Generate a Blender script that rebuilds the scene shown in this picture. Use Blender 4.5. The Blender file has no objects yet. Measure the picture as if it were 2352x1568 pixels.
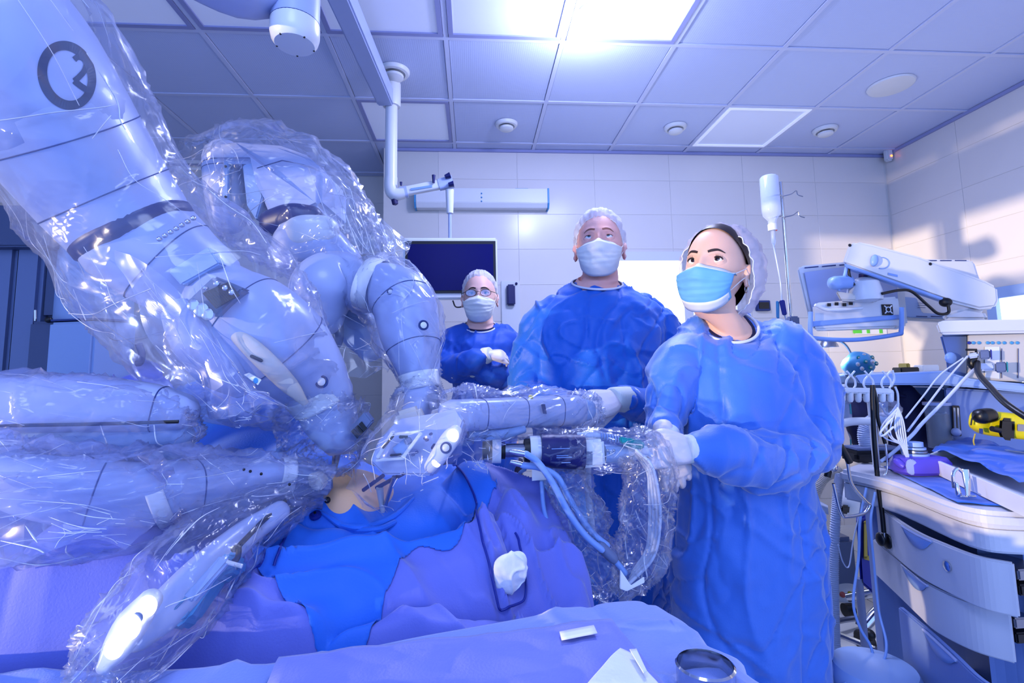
import bpy, bmesh, math, random
import numpy as np
from mathutils import Vector, Matrix, Euler
from mathutils.bvhtree import BVHTree
random.seed(7); rng = np.random.RandomState(7)
PI = math.pi
scn = bpy.context.scene
COL = scn.collection
# ---------------------------------------------------------------- camera
CAMZ = 1.20
FPX, CYP, PITCH, YAW, ROLL = 1173.6, 724.8, 0.1075, 0.0778, -0.0194
fw = Vector((math.sin(YAW)*math.cos(PITCH), math.cos(YAW)*math.cos(PITCH), math.sin(PITCH)))
rt = Vector((math.cos(YAW), -math.sin(YAW), 0)); up = rt.cross(fw)
rt, up = math.cos(ROLL)*rt + math.sin(ROLL)*up, -math.sin(ROLL)*rt + math.cos(ROLL)*up
CAM = Vector((0, 0, CAMZ))
cd = bpy.data.cameras.new('camera'); cam = bpy.data.objects.new('camera', cd); COL.objects.link(cam)
cam.matrix_world = Matrix.Translation(CAM) @ Matrix((rt, up, -fw)).transposed().to_4x4()
cd.sensor_width = 36; cd.lens = 36*FPX/2352; cd.shift_y = -(784-CYP)/2352; cd.clip_start = .02
scn.camera = cam
# ---------------------------------------------------------------- world, sun, exposure
vs = scn.view_settings; vs.view_transform = 'Standard'; vs.look = 'None'; vs.gamma = 1; vs.use_curve_mapping = False
vs.exposure = 0.15
scn.cycles.max_bounces = 6; scn.cycles.transparent_max_bounces = 12; scn.cycles.diffuse_bounces = 2
scn.cycles.glossy_bounces = 3; scn.cycles.transmission_bounces = 4; scn.cycles.sample_clamp_indirect = 4
scn.cycles.use_adaptive_sampling = True; scn.cycles.adaptive_threshold = .03
scn.cycles.caustics_reflective = False; scn.cycles.caustics_refractive = False
w = bpy.data.worlds.new('world'); scn.world = w; w.use_nodes = True
bg = w.node_tree.nodes['Background']; bg.inputs[0].default_value = (0.24, 0.40, .93, 1); bg.inputs[1].default_value = 2.25
def light(name, kind, loc, energy, color, **k):
    d = bpy.data.lights.new(name, kind); d.energy = energy; d.color = color
    for a, v in k.items(): setattr(d, a, v)
    o = bpy.data.objects.new(name, d); COL.objects.link(o); o.location = loc; return o
SUN_DIR = Vector((.88, .47, -.03)).normalized()
sun = light('sun', 'SUN', (-4, -2, 2), 3.0, (1.0, .80, .55), angle=math.radians(.8))
light('overhead_fill', 'AREA', (-.35, -.15, 2.55), 13, (.50, .62, 1.0), shape='DISK', size=.7).rotation_euler = (math.radians(28), 0, 0)  # unseen area light added to brighten the drapes
sun.rotation_euler = SUN_DIR.to_track_quat('-Z', 'Y').to_euler()
# ---------------------------------------------------------------- pixel -> world rays
def ray(px, py):
    return (fw*1.0 + rt*((px-1176)/FPX) + up*((CYP-py)/FPX))
def PY(px, py, Y):
    d = ray(px, py); return CAM + d*(Y/d.y)
def PZ(px, py, z):
    d = ray(px, py); return CAM + d*((z-CAMZ)/d.z)
def PX(px, py, X):
    d = ray(px, py); return CAM + d*(X/d.x)
def M_(npx, Y): return npx*Y/FPX           # pixels at depth Y -> metres
# ---------------------------------------------------------------- colour + materials
def lin(c):
    return tuple((((v/255)/12.92) if v/255 <= .04045 else ((v/255+.055)/1.055)**2.4) for v in c)
MATS = {}
def mat(name, col=(200,200,200), rough=.5, metal=0, bump=None, spec=.5, trans=0, sheen=0, emit=None, es=1, var=0, varscale=3, coat=0, alpha=1, sss=0, ior=1.45):
    m = bpy.data.materials.new(name); m.use_nodes = True; nt = m.node_tree; b = nt.nodes['Principled BSDF']
    c = lin(col)+(1,)
    b.inputs['Base Color'].default_value = c; b.inputs['Roughness'].default_value = rough
    b.inputs['Metallic'].default_value = metal; b.inputs['Specular IOR Level'].default_value = spec
    b.inputs['Transmission Weight'].default_value = trans; b.inputs['Sheen Weight'].default_value = sheen
    b.inputs['Coat Weight'].default_value = coat; b.inputs['Alpha'].default_value = alpha; b.inputs['IOR'].default_value = ior
    if sss: b.inputs['Subsurface Weight'].default_value = sss; b.inputs['Subsurface Radius'].default_value = (.012,.004,.002); 
    if emit is not None:
        b.inputs['Emission Color'].default_value = lin(emit)+(1,); b.inputs['Emission Strength'].default_value = es
    tc = None
    def coord():
        nonlocal tc
        if tc is None: tc = nt.nodes.new('ShaderNodeTexCoord')
        return tc.outputs['Object']
    if var:
        n = nt.nodes.new('ShaderNodeTexNoise'); n.inputs['Scale'].default_value = varscale; n.inputs['Detail'].default_value = 5
        nt.links.new(coord(), n.inputs['Vector'])
        mx = nt.nodes.new('ShaderNodeMix'); mx.data_type = 'RGBA'
        mx.inputs[6].default_value = tuple(max(0, v*(1-var)) for v in c[:3])+(1,); mx.inputs[7].default_value = tuple(min(1, v*(1+var)) for v in c[:3])+(1,)
        nt.links.new(n.outputs['Fac'], mx.inputs[0]); nt.links.new(mx.outputs[2], b.inputs['Base Color'])
    if bump:
        prev = None
        for (kind, sc, st, stretch) in bump:
            mp = nt.nodes.new('ShaderNodeMapping'); mp.inputs['Scale'].default_value = stretch; nt.links.new(coord(), mp.inputs['Vector'])
            if kind == 'noise':
                t = nt.nodes.new('ShaderNodeTexNoise'); t.inputs['Scale'].default_value = sc; t.inputs['Detail'].default_value = 3; out = t.outputs['Fac']
            elif kind == 'ridge':
                t = nt.nodes.new('ShaderNodeTexNoise'); t.noise_type = 'RIDGED_MULTIFRACTAL'; t.inputs['Scale'].default_value = sc; t.inputs['Detail'].default_value = 3; out = t.outputs['Fac']
            elif kind == 'vor':
                t = nt.nodes.new('ShaderNodeTexVoronoi'); t.inputs['Scale'].default_value = sc; out = t.outputs['Distance']
            elif kind == 'grid':
                t = nt.nodes.new('ShaderNodeTexVoronoi'); t.inputs['Randomness'].default_value = 0; t.inputs['Scale'].default_value = sc; out = t.outputs['Distance']
            nt.links.new(mp.outputs[0], t.inputs['Vector'])
            bp = nt.nodes.new('ShaderNodeBump'); bp.inputs['Strength'].default_value = 1; bp.inputs['Distance'].default_value = st
            nt.links.new(out, bp.inputs['Height'])
            if prev: nt.links.new(prev, bp.inputs['Normal'])
            prev = bp.outputs[0]
        nt.links.new(prev, b.inputs['Normal'])
    MATS[name] = m; return m
def film(name, milk=.12, gloss=.45, bump=.006, sc=14, tint=(205,215,255), rough=.2, stretch=(1,1,1)):
    """crinkled clear polythene: transparent sheet + facing-dependent gloss + a little milky diffuse"""
    m = bpy.data.materials.new(name); m.use_nodes = True; nt = m.node_tree; nt.nodes.clear(); N = nt.nodes.new; L = nt.links.new
    out = N('ShaderNodeOutputMaterial'); tc = N('ShaderNodeTexCoord'); mp = N('ShaderNodeMapping'); mp.inputs['Scale'].default_value = stretch
    L(tc.outputs['Object'], mp.inputs['Vector'])
    r1 = N('ShaderNodeTexNoise'); r1.noise_type = 'RIDGED_MULTIFRACTAL'; r1.inputs['Scale'].default_value = sc; r1.inputs['Detail'].default_value = 3.5; r1.inputs['Distortion'].default_value = .5
    L(mp.outputs[0], r1.inputs['Vector'])
    v1 = N('ShaderNodeTexVoronoi'); v1.inputs['Scale'].default_value = sc*1.3; L(mp.outputs[0], v1.inputs['Vector'])
    b1 = N('ShaderNodeBump'); b1.inputs['Distance'].default_value = bump; L(r1.outputs['Fac'], b1.inputs['Height'])
    b2 = N('ShaderNodeBump'); b2.inputs['Distance'].default_value = bump*2.2; L(v1.outputs['Distance'], b2.inputs['Height']); L(b1.outputs[0], b2.inputs['Normal'])
    tr = N('ShaderNodeBsdfTransparent'); tr.inputs[0].default_value = (.97,.98,1,1)
    df = N('ShaderNodeBsdfDiffuse'); df.inputs[0].default_value = lin(tint)+(1,); L(b2.outputs[0], df.inputs['Normal'])
    tl = N('ShaderNodeBsdfTranslucent'); tl.inputs[0].default_value = lin(tint)+(1,); L(b2.outputs[0], tl.inputs['Normal'])
    md = N('ShaderNodeMixShader'); md.inputs[0].default_value = .5; L(df.outputs[0], md.inputs[1]); L(tl.outputs[0], md.inputs[2])
    gl = N('ShaderNodeBsdfGlossy'); gl.inputs['Roughness'].default_value = rough; gl.inputs[0].default_value = (1,1,1,1); L(b2.outputs[0], gl.inputs['Normal'])
    # milkiness gathers on the creases, doubling as white highlight streaks
    rm = N('ShaderNodeMapRange'); rm.inputs[1].default_value = .5; rm.inputs[2].default_value = 1.25; rm.inputs[3].default_value = milk*.6; rm.inputs[4].default_value = min(.9, milk*4.2)
    L(r1.outputs['Fac'], rm.inputs[0])
    m1 = N('ShaderNodeMixShader'); L(rm.outputs[0], m1.inputs[0]); L(tr.outputs[0], m1.inputs[1]); L(md.outputs[0], m1.inputs[2])
    lw = N('ShaderNodeFresnel'); lw.inputs[0].default_value = 1.5; L(b2.outputs[0], lw.inputs['Normal'])
    ml = N('ShaderNodeMath'); ml.operation = 'MULTIPLY'; ml.inputs[1].default_value = gloss*1.3; ml.use_clamp = True; L(lw.outputs[0], ml.inputs[0])
    mn = N('ShaderNodeMath'); mn.operation = 'MINIMUM'; mn.inputs[1].default_value = .30; L(ml.outputs[0], mn.inputs[0]); ml = mn
    m2 = N('ShaderNodeMixShader'); L(ml.outputs[0], m2.inputs[0]); L(m1.outputs[0], m2.inputs[1]); L(gl.outputs[0], m2.inputs[2])
    L(m2.outputs[0], out.inputs['Surface']); MATS[name] = m; return m
# ---------------------------------------------------------------- numpy noise
_perm = rng.permutation(256); _perm = np.concatenate([_perm, _perm, _perm]); _val = rng.rand(256)
def vnoise(p):
    p = np.asarray(p, float); i = np.floor(p).astype(int); f = p-i; f = f*f*f*(f*(f*6-15)+10); i &= 255
    def h(a, b, c): return _val[_perm[_perm[_perm[(i[:,0]+a) & 255]+((i[:,1]+b) & 255)]+((i[:,2]+c) & 255)]]
    r = 0
    for a in (0,1):
        wa = f[:,0] if a else 1-f[:,0]
        for b in (0,1):
            wb = f[:,1] if b else 1-f[:,1]
            for c in (0,1):
                wc = f[:,2] if c else 1-f[:,2]
                r = r + wa*wb*wc*h(a,b,c)
    return r*2-1
def fbm(p, o=3):
    r = 0; a = 1
    for k in range(o): r = r + a*vnoise(p*(2**k)+17.3*k); a *= .5
    return r
def ridged(p, o=2):
    r = 0; a = 1
    for k in range(o): r = r + a*(1-2*np.abs(vnoise(p*(2**k)+9.1*k))); a *= .5
    return r
# ---------------------------------------------------------------- mesh builder
def catmull(pts, n):
    """smooth resampling; pts rows of any width"""
    P = np.asarray(pts, float)
    if len(P) < 3: 
        t = np.linspace(0, 1, n)[:,None]; return P[0]*(1-t)+P[-1]*t
    Q = np.vstack([2*P[0]-P[1], P, 2*P[-1]-P[-2]]); m = len(P)-1
    out = []
    for s in np.linspace(0, m, n):
        k = min(int(s), m-1); t = s-k; a, b, c, d = Q[k:k+4]
        out.append(.5*((2*b)+(-a+c)*t+(2*a-5*b+4*c-d)*t*t+(-a+3*b-3*c+d)*t**3))
    return np.array(out)
class MB:
    def __init__(s): s.v = []; s.f = []; s.n = 0
    def add(s, V, F):
        s.v.extend([tuple(map(float, x)) for x in V]); s.f.extend([tuple(int(i)+s.n for i in f) for f in F]); s.n += len(V); return s
    def box(s, c, d, rot=None, top=1.0):
        """centre c, full sizes d; rot = Matrix 3x3; top scales the +z face"""
        V = []
        for z in (-.5, .5):
            for y in (-.5, .5):
                for x in (-.5, .5):
                    k = top if z > 0 else 1
                    v = Vector((x*d[0]*k, y*d[1]*k, z*d[2])); V.append((rot @ v if rot else v)+Vector(c))
        return s.add(V, [(0,2,3,1),(4,5,7,6),(0,1,5,4),(2,6,7,3),(0,4,6,2),(1,3,7,5)])
    def loft(s, rings, cap=True, close=True):
        n = len(rings[0]); V = [p for r in rings for p in r]; F = []
        for i in range(len(rings)-1):
            for j in range(n if close else n-1):
                k = (j+1) % n; F.append((i*n+j, i*n+k, (i+1)*n+k, (i+1)*n+j))
        if cap: F.append(tuple(range(n-1, -1, -1))); F.append(tuple((len(rings)-1)*n+j for j in range(n)))
        return s.add(V, F)
    def tube(s, path, r, n=10, cap=True, smooth=0, aspect=1.0, sq=2.0, upv=(0,0,1), round_ends=0, twist=0):
        """path of points; r scalar or list (scalar, or (rx, ry)); sq>2 = squarer section"""
        P = [tuple(p) for p in path]; R = []
        for i in range(len(P)):
            q = r[i] if hasattr(r, '__len__') else r
            R.append((q[0], q[1]) if hasattr(q, '__len__') else (q, q*aspect))
        A = np.hstack([np.array(P, float), np.array(R, float)])
        if smooth: A = catmull(A, smooth)
        if round_ends:
            k = round_ends; extra0 = []; extra1 = []
            t0 = A[0,:3]-A[1,:3]; t0 /= np.linalg.norm(t0)+1e-9; t1 = A[-1,:3]-A[-2,:3]; t1 /= np.linalg.norm(t1)+1e-9
            for q in range(k, 0, -1):
                a = q/k*PI/2*.97; m0 = min(A[0,3], A[0,4]); m1 = min(A[-1,3], A[-1,4])
                extra0.append(np.hstack([A[0,:3]+t0*m0*math.sin(a), A[0,3:]*math.cos(a)])); extra1.insert(0, np.hstack([A[-1,:3]+t1*m1*math.sin(a), A[-1,3:]*math.cos(a)]))
            A = np.vstack(extra0+[A]+extra1)
        C = A[:,:3]; T = np.gradient(C, axis=0); T /= (np.linalg.norm(T, axis=1)[:,None]+1e-12)
        u = np.array(upv, float); u = u-T[0]*(u@T[0])
        if np.linalg.norm(u) < 1e-4: u = np.array((1,0,0.))-T[0]*T[0][0]
        u /= np.linalg.norm(u); rings = []
        for i in range(len(C)):
            u = u-T[i]*(u@T[i]); u /= np.linalg.norm(u)+1e-12; b = np.cross(T[i], u); ring = []
            for j in range(n):
                a = 2*PI*j/n+twist*i; ca, sa = math.cos(a), math.sin(a)
                if sq != 2: ca = math.copysign(abs(ca)**(2/sq), ca); sa = math.copysign(abs(sa)**(2/sq), sa)
                ring.append(C[i]+b*ca*A[i,3]+u*sa*A[i,4])
            rings.append(ring)
        s.rings = rings; s.frames = (C, T)
        return s.loft(rings, cap)
    def cyl(s, a, b, r, r2=None, n=20):
        return s.tube([a, b], [r, r if r2 is None else r2], n)
    def lathe(s, prof, c=(0,0,0), n=24, rot=None):
        """profile [(r, z)] about z"""
        rings = []
        for (r, z) in prof:
            rg = []
            for j in range(n):
                v = Vector((r*math.cos(2*PI*j/n), r*math.sin(2*PI*j/n), z)); rg.append((rot @ v if rot else v)+Vector(c))
            rings.append(rg)
        return s.loft(rings, True)
    def sphere(s, c, r, n=16, m=10, rot=None):
        r = r if hasattr(r, '__len__') else (r, r, r); rings = []
        for i in range(m+1):
            a = PI*(i+.02*(i == 0)-.02*(i == m))/m; rg = []
            for j in range(n):
                v = Vector((r[0]*math.sin(a)*math.cos(2*PI*j/n), r[1]*math.sin(a)*math.sin(2*PI*j/n), -r[2]*math.cos(a))); rg.append((rot @ v if rot else v)+Vector(c))
            rings.append(rg)
        return s.loft(rings, True)
    def grid(s, G):
        """G[i][j] points"""
        h, w_ = len(G), len(G[0]); V = [p for r in G for p in r]
        return s.add(V, [(i*w_+j, i*w_+j+1, (i+1)*w_+j+1, (i+1)*w_+j) for i in range(h-1) for j in range(w_-1)])
    def prism(s, poly, off):
        """extrude a 3-D polygon by vector off"""
        n = len(poly); off = Vector(off); V = [Vector(p) for p in poly]+[Vector(p)+off for p in poly]
        return s.add(V, [tuple(range(n-1,-1,-1)), tuple(range(n, 2*n))]+[(j, (j+1) % n, n+(j+1) % n, n+j) for j in range(n)])
    def build(s, name, m, parent=None, smooth=True, bevel=0, seg=2, solid=0, disp=None, sub=0, ang=40):
        me = bpy.data.meshes.new(name); me.from_pydata(s.v, [], s.f); me.update()
        bm = bmesh.new(); bm.from_mesh(me)
        if bevel:
            bmesh.ops.remove_doubles(bm, verts=bm.verts, dist=1e-6)
            ed = [e for e in bm.edges if len(e.link_faces) == 2 and e.calc_face_angle(0) > math.radians(30)]
            try: bmesh.ops.bevel(bm, geom=ed, offset=bevel, segments=seg, affect='EDGES', clamp_overlap=True)
            except Exception: pass
        bmesh.ops.recalc_face_normals(bm, faces=bm.faces)
        bm.to_mesh(me); bm.free()
        if smooth:
            me.polygons.foreach_set('use_smooth', [True]*len(me.polygons))
            try: me.set_sharp_from_angle(angle=math.radians(ang))
            except Exception: pass
        return link(name, me, m, parent, solid, sub, disp)
def displace(me, fn):
    n = len(me.vertices); co = np.empty(n*3); me.vertices.foreach_get('co', co); co = co.reshape(-1,3)
    no = np.empty(n*3); me.vertices.foreach_get('normal', no); no = no.reshape(-1,3)
    co = co+fn(co, no); me.vertices.foreach_set('co', co.ravel()); me.update()
def link(name, me, m, parent=None, solid=0, sub=0, disp=None):
    o = bpy.data.objects.new(name, me); COL.objects.link(o)
    if m is not None: me.materials.append(MATS[m] if isinstance(m, str) else m)
    if sub or solid:
        if solid: md = o.modifiers.new('s', 'SOLIDIFY'); md.thickness = solid; md.offset = 0
        if sub: md = o.modifiers.new('u', 'SUBSURF'); md.levels = sub; md.render_levels = sub
        bake(o)
    if disp: displace(o.data, disp)
    if parent: o.parent = parent; o.matrix_parent_inverse = parent.matrix_world.inverted() if False else Matrix.Translation(-Vector(parent.location))
    return o
def bake(o):
    dg = bpy.context.evaluated_depsgraph_get(); dg.update()
    me = bpy.data.meshes.new_from_object(o.evaluated_get(dg)); old = o.data; o.modifiers.clear(); o.data = me; me.name = old.name
    bpy.data.meshes.remove(old)
def remesh(mb, name, m, voxel, parent=None, smooth_it=3, disp=None, post=0):
    """union of overlapping closed shapes as one continuous surface"""
    me = bpy.data.meshes.new(name); me.from_pydata(mb.v, [], mb.f); me.update()
    bm = bmesh.new(); bm.from_mesh(me)
    bmesh.ops.recalc_face_normals(bm, faces=bm.faces); bm.to_mesh(me); bm.free()
    o = bpy.data.objects.new(name, me); COL.objects.link(o)
    md = o.modifiers.new('r', 'REMESH'); md.mode = 'VOXEL'; md.voxel_size = voxel; md.use_smooth_shade = True
    if smooth_it: ms = o.modifiers.new('m', 'SMOOTH'); ms.factor = .5; ms.iterations = smooth_it
    bake(o); me = o.data; me.materials.clear(); me.materials.append(MATS[m] if isinstance(m, str) else m)
    if disp: displace(me, disp)
    me.polygons.foreach_set('use_smooth', [True]*len(me.polygons))
    if parent: o.parent = parent; o.matrix_parent_inverse = Matrix.Translation(-Vector(parent.location))
    return o
def thing(name, label, cat, loc=(0,0,0), group=None):
    o = bpy.data.objects.new(name, None); COL.objects.link(o); o.location = loc; o.empty_display_size = .05
    return tag(o, label, cat, group)
def tag(o, label, cat, group=None):
    o['label'] = label; o['category'] = cat
    if group: o['group'] = group
    return o
def struct(o): o['kind'] = 'structure'; return o
def seam(o_parent, ring, r=.0012, m='seam', name='seam'):
    return MB().tube(list(ring)+[ring[0]], r, 5, cap=False).build(name, m, o_parent)
def cable(path, r, m, name, parent=None, n=8, res=None):
    return MB().tube(path, r, n, smooth=res or max(12, len(path)*7)).build(name, m, parent)
# ================================================================ materials
mat('wall_tile', (226,220,218), .22, var=.06, varscale=2.2, spec=.4)
mat('grout', (216,212,210), .8)
mat('ceiling_tile', (198,208,242), .75, bump=[('grid', 90, .0008, (1,1,1))])
mat('ceiling_bar', (206,212,240), .5)
mat('panel_frame', (150,155,200), .5)
mat('panel_diffuser', (225,230,250), .3, emit=(190,205,255), es=.12)
mat('panel_lit', (235,238,255), .3, emit=(205,215,255), es=1.4)
mat('lamp_hot', (255,255,255), .3, emit=(255,250,240), es=40)
mat('window_glow', (255,255,255), .3, emit=(246,250,255), es=2.2)
mat('floor_tile', (214,214,214), .25, var=.04)
mat('white_plastic', (222,224,230), .33, var=.02, coat=.1)
mat('robot_white', (172,184,224), .34, var=.03, varscale=5, coat=.15)
mat('robot_grey', (104,118,155), .45)
mat('column_grey', (66,78,112), .45)
mat('column_box', (150,172,212), .42)
mat('dark', (12,14,22), .45)
mat('black_rubber', (8,9,12), .35)
mat('navy_print', (4,24,70), .5)
mat('navy_plastic', (16,22,90), .4)
mat('seam', (40,60,120), .6)
mat('chrome', (205,208,215), .12, metal=1)
mat('steel', (150,155,170), .28, metal=1)
mat('screen', (4,4,85), .35, spec=.15)
mat('white_tape', (250,250,252), .6, bump=[('noise', 60, .0006, (1,1,1))])
mat('label_white', (240,240,240), .5)
mat('led', (255,255,255), .3, emit=(238,238,255), es=5)
mat('led_red', (255,120,60), .3, emit=(255,110,40), es=6)
mat('skin_man', (238,178,168), .5, sss=.15, var=.07, varscale=14, bump=[('noise', 180, .0003, (1,1,1))])
mat('skin_woman', (240,190,165), .45, sss=.15, var=.05, varscale=12, bump=[('noise', 220, .0002, (1,1,1))])
mat('skin_nurse', (232,184,172), .5, sss=.15, var=.06, varscale=14)
mat('skin_belly', (255,196,150), .5, sss=.2, var=.08, varscale=9, bump=[('noise', 90, .0006, (1,1,1))])  # skin tone brightened to carry the sunlit patch on the belly
mat('eye_white', (235,232,235), .15, spec=.6)
mat('iris_blue', (95,120,140), .12); mat('iris_brown', (52,32,22), .12); mat('pupil', (5,5,6), .08)
mat('hair_dark', (38,22,22), .45); mat('brow', (52,34,32), .6); mat('brow_light', (150,100,90), .7)
mat('lip', (190,90,90), .4)
FAB = [('noise', 260, .0004, (1,1,1)), ('ridge', 7, .006, (1,1,.5))]
mat('gown_man', (4,98,205), .52, sheen=.35, bump=FAB, var=.08)
mat('gown_woman', (58,118,215), .48, sheen=.6, bump=FAB, var=.08)
mat('gown_nurse', (2,80,190), .58, sheen=.2, bump=FAB, var=.08)
mat('gown_trim', (226,228,238), .6)
mat('scrubs', (10,12,60), .7)
mat('glove', (226,216,222), .38, bump=[('noise', 120, .0006, (1,1,1)), ('ridge', 26, .0018, (1,1,1))], sss=.1)
mat('cuff', (222,226,225), .8, bump=[('noise', 300, .001, (1,1,.1))])
mat('mask_white', (226,228,228), .7, bump=[('ridge', 9, .004, (.4,1,2.2))])
mat('mask_blue', (110,178,222), .65, bump=[('ridge', 9, .006, (.4,1,2.6))])
mat('drape_blue', (30,112,225), .6, sheen=.25, bump=[('noise', 300, .0004, (1,1,1)), ('noise', 5, .008, (1,1,1))], var=.06)
mat('drape_violet', (106,118,212), .6, sheen=.4, bump=[('noise', 300, .0004, (1,1,1)), ('noise', 5, .008, (1,1,1))], var=.06)
mat('drape_light', (118,142,216), .62, sheen=.45, bump=[('noise', 300, .0005, (1,1,1)), ('noise', 5, .008, (1,1,1))], var=.06)
mat('tray_cloth', (10,92,200), .6, sheen=.2, bump=[('noise', 30, .001, (1,1,1))])
mat('gauze', (238,240,246), .85, bump=[('noise', 60, .002, (1,1,1))])
mat('tube_blue', (130,165,225), .35); mat('tube_white', (200,210,235), .35); mat('wire_blue', (20,40,140), .4)
mat('teal', (0,140,150), .4); mat('yellow', (216,200,10), .4); mat('purple', (84,70,200), .4)
mat('cyan_part', (70,150,205), .4); mat('olive', (170,150,60), .45)
mat('cart_white', (205,205,214), .38, var=.02); mat('cart_blue', (100,128,196), .42); mat('machine_blue', (116,140,195), .45)
mat('beige', (214,206,196), .5); mat('light_blue', (150,178,225), .4)
mat('green_note', (100,220,70), .7)
mat('fluid', (215,225,250), .1, trans=.0, alpha=.55)
mat('glass_jar', (190,205,235), .05, alpha=.35)
mat('amber', (90,80,40), .3)
film('film_clear', milk=.15, gloss=.6)
film('film_milky', milk=.46, gloss=.5, sc=9, bump=.008, tint=(190,200,250))
film('film_bag', milk=.15, gloss=.8, sc=9, bump=.006)
film('film_sleeve', milk=.20, gloss=.6, sc=8, bump=.008, stretch=(1,1,1))
mat('film_highlight', (236,240,255), .18, alpha=.75, spec=.9, coat=.5)  # whitish tone imitates highlights along the plastic folds
# hair-net: fine fibre mesh, partly see-through
def net(name, col, a0, a1):
    m = mat(name, col, .7, bump=[('ridge', 60, .002, (1,1,1))]); nt = m.node_tree; b = nt.nodes['Principled BSDF']
    t = nt.nodes.new('ShaderNodeTexNoise'); t.noise_type = 'RIDGED_MULTIFRACTAL'; t.inputs['Scale'].default_value = 75; t.inputs['Detail'].default_value = 4
    tc = nt.nodes.new('ShaderNodeTexCoord'); nt.links.new(tc.outputs['Object'], t.inputs['Vector'])
    r = nt.nodes.new('ShaderNodeMapRange'); r.inputs[1].default_value = .3; r.inputs[2].default_value = 1.3; r.inputs[3].default_value = a0; r.inputs[4].default_value = a1
    nt.links.new(t.outputs['Fac'], r.inputs[0]); nt.links.new(r.outputs[0], b.inputs['Alpha'])
net('net_white', (228,228,240), .62, 1.0)
net('net_lilac', (210,202,222), .45, .95)
# ================================================================ room shell
GX0, GY0, G, WALLY, RX, LX = -.119, 2.4524, .6, 3.7735, 3.374, -3.3
CZ = CAMZ+1.6926
BACKY2 = 4.35          # recessed part of the far wall, left of the pier
PIERX = PY(912, 500, WALLY).x
def slab(name, c, d, m, parent=None, bevel=0): return MB().box(c, d).build(name, m, parent, smooth=False, bevel=bevel)
floor = struct(slab('floor', (0, 1.3, -.03), (7.6, 6.6, .05), 'grout'))
tile_me = None
def pieces(name, parent, m, spots, size, bevel):
    """alike pieces sharing one mesh"""
    base = MB().box((0,0,0), size).build(name, m, None, smooth=False, bevel=bevel, seg=1)
    for k, p in enumerate(spots):
        o = base if k == 0 else base.copy()
        if k: COL.objects.link(o)
        o.location = p; o.parent = parent
        o.matrix_parent_inverse = Matrix.Translation(-Vector(parent.location))
    return base
FT = .45
pieces('floor_tile', floor, 'floor_tile', [(-.48+FT*i, .15+FT*j, 0) for i in range(-6, 9) for j in range(9)], (FT-.005, FT-.005, .012), .0015)
# far wall: pier (right part) and recessed left part
wb = struct(slab('wall_back', ((PIERX+RX)/2, WALLY+.0455, CZ/2+.1), (RX-PIERX+.2, .1, CZ+.3), 'grout'))
TW, TH = .60, .2725
sp = []
x = RX-TW/2-.02
while x > PIERX-.1:
    for j in range(11):
        z = CZ-.10-TH*j
        if x-TW/2 < PIERX: continue
        sp.append((x, WALLY, z))
    x -= TW
pieces('wall_tile', wb, 'wall_tile', sp, (TW-.0025, .014, TH-.0025), .001)
wbl = struct(slab('wall_back_left', ((PIERX+LX)/2-.05, BACKY2+.0455, CZ/2+.1), (PIERX-LX+.3, .1, CZ+.3), 'grout'))
sp = [(PIERX-TW/2-TW*i, BACKY2, CZ-.10-TH*j) for i in range(5) for j in range(11)]
pieces('wall_tile', wbl, 'wall_tile', sp, (TW-.0025, .014, TH-.0025), .001)
struct(slab('trim_1', (PIERX-.02, (WALLY+BACKY2)/2+.03, CZ/2), (.04, BACKY2-WALLY+.04, CZ), 'wall_tile'))
wr = struct(slab('wall_right', (RX+.0455, 1.2, CZ/2+.1), (.1, 5.3, CZ+.3), 'grout'))
sp = [(RX, WALLY-.02-TW/2-TW*i, CZ-.10-TH*j) for i in range(6) for j in range(11)]
WINR = (PX(2290, 712, RX).y, )
sp = [p for p in sp]
pieces('wall_tile', wr, 'wall_tile', sp, (.014, TW-.0025, TH-.0025), .001)
# left wall with the big window the low sun comes through (out of frame)
wl = MB(); wy0, wy1, wz0, wz1 = -1.75, .62, .62, 2.45
X = LX
wl.box((X, (-2.6+wy0)/2, CZ/2), (.1, wy0+2.6, CZ)).box((X, (wy1+4.4)/2, CZ/2), (.1, 4.4-wy1, CZ))
wl.box((X, (wy0+wy1)/2, wz0/2), (.1, wy1-wy0, wz0)).box((X, (wy0+wy1)/2, (wz1+CZ)/2), (.1, wy1-wy0, CZ-wz1))
wall_left = struct(wl.build('wall_left', 'wall_tile', None, smooth=False))
wf = MB()
for yy in (wy0, -.95, -.2, wy1): wf.box((X, yy, (wz0+wz1)/2), (.07, .06, wz1-wz0))
for zz in (wz0, 1.92, wz1): wf.box((X, (wy0+wy1)/2, zz), (.07, wy1-wy0, .06))
struct(wf.build('window_2', 'white_plastic', None, smooth=False, bevel=.004))
# ceiling: backing, T-bars, one panel object per cell
ceil = struct(slab('ceiling', (0, 1.6, CZ+.06), (7.2, 6.0, .04), 'ceiling_bar'))
cells = []; lights_ = {}
for i in range(-6, 6):
    for j in range(-3, 4):
        x0 = GX0+G*i; y0 = GY0+G*j
        x1 = min(x0+G, RX); y1 = min(y0+G, BACKY2)
        if x1-x0 < .05 or y1-y0 < .05 or x0 < LX-.4: continue
        if y0 > WALLY and x0 > PIERX: continue
        cells.append((i, j, x0, y0, x1, y1))
PANELS = {(-3,-1), (-2,-1), (-1,-1), (0,-1), (1,-1), (-1,1), (3,1)}
full = [( (x0+x1)/2, (y0+y1)/2, CZ+.012) for (i,j,x0,y0,x1,y1) in cells if abs(x1-x0-G) < .01 and abs(y1-y0-G) < .01 and (i,j) not in PANELS]
pieces('ceiling_panel', ceil, 'ceiling_tile', full, (G-.028, G-.028, .02), .002)
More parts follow.
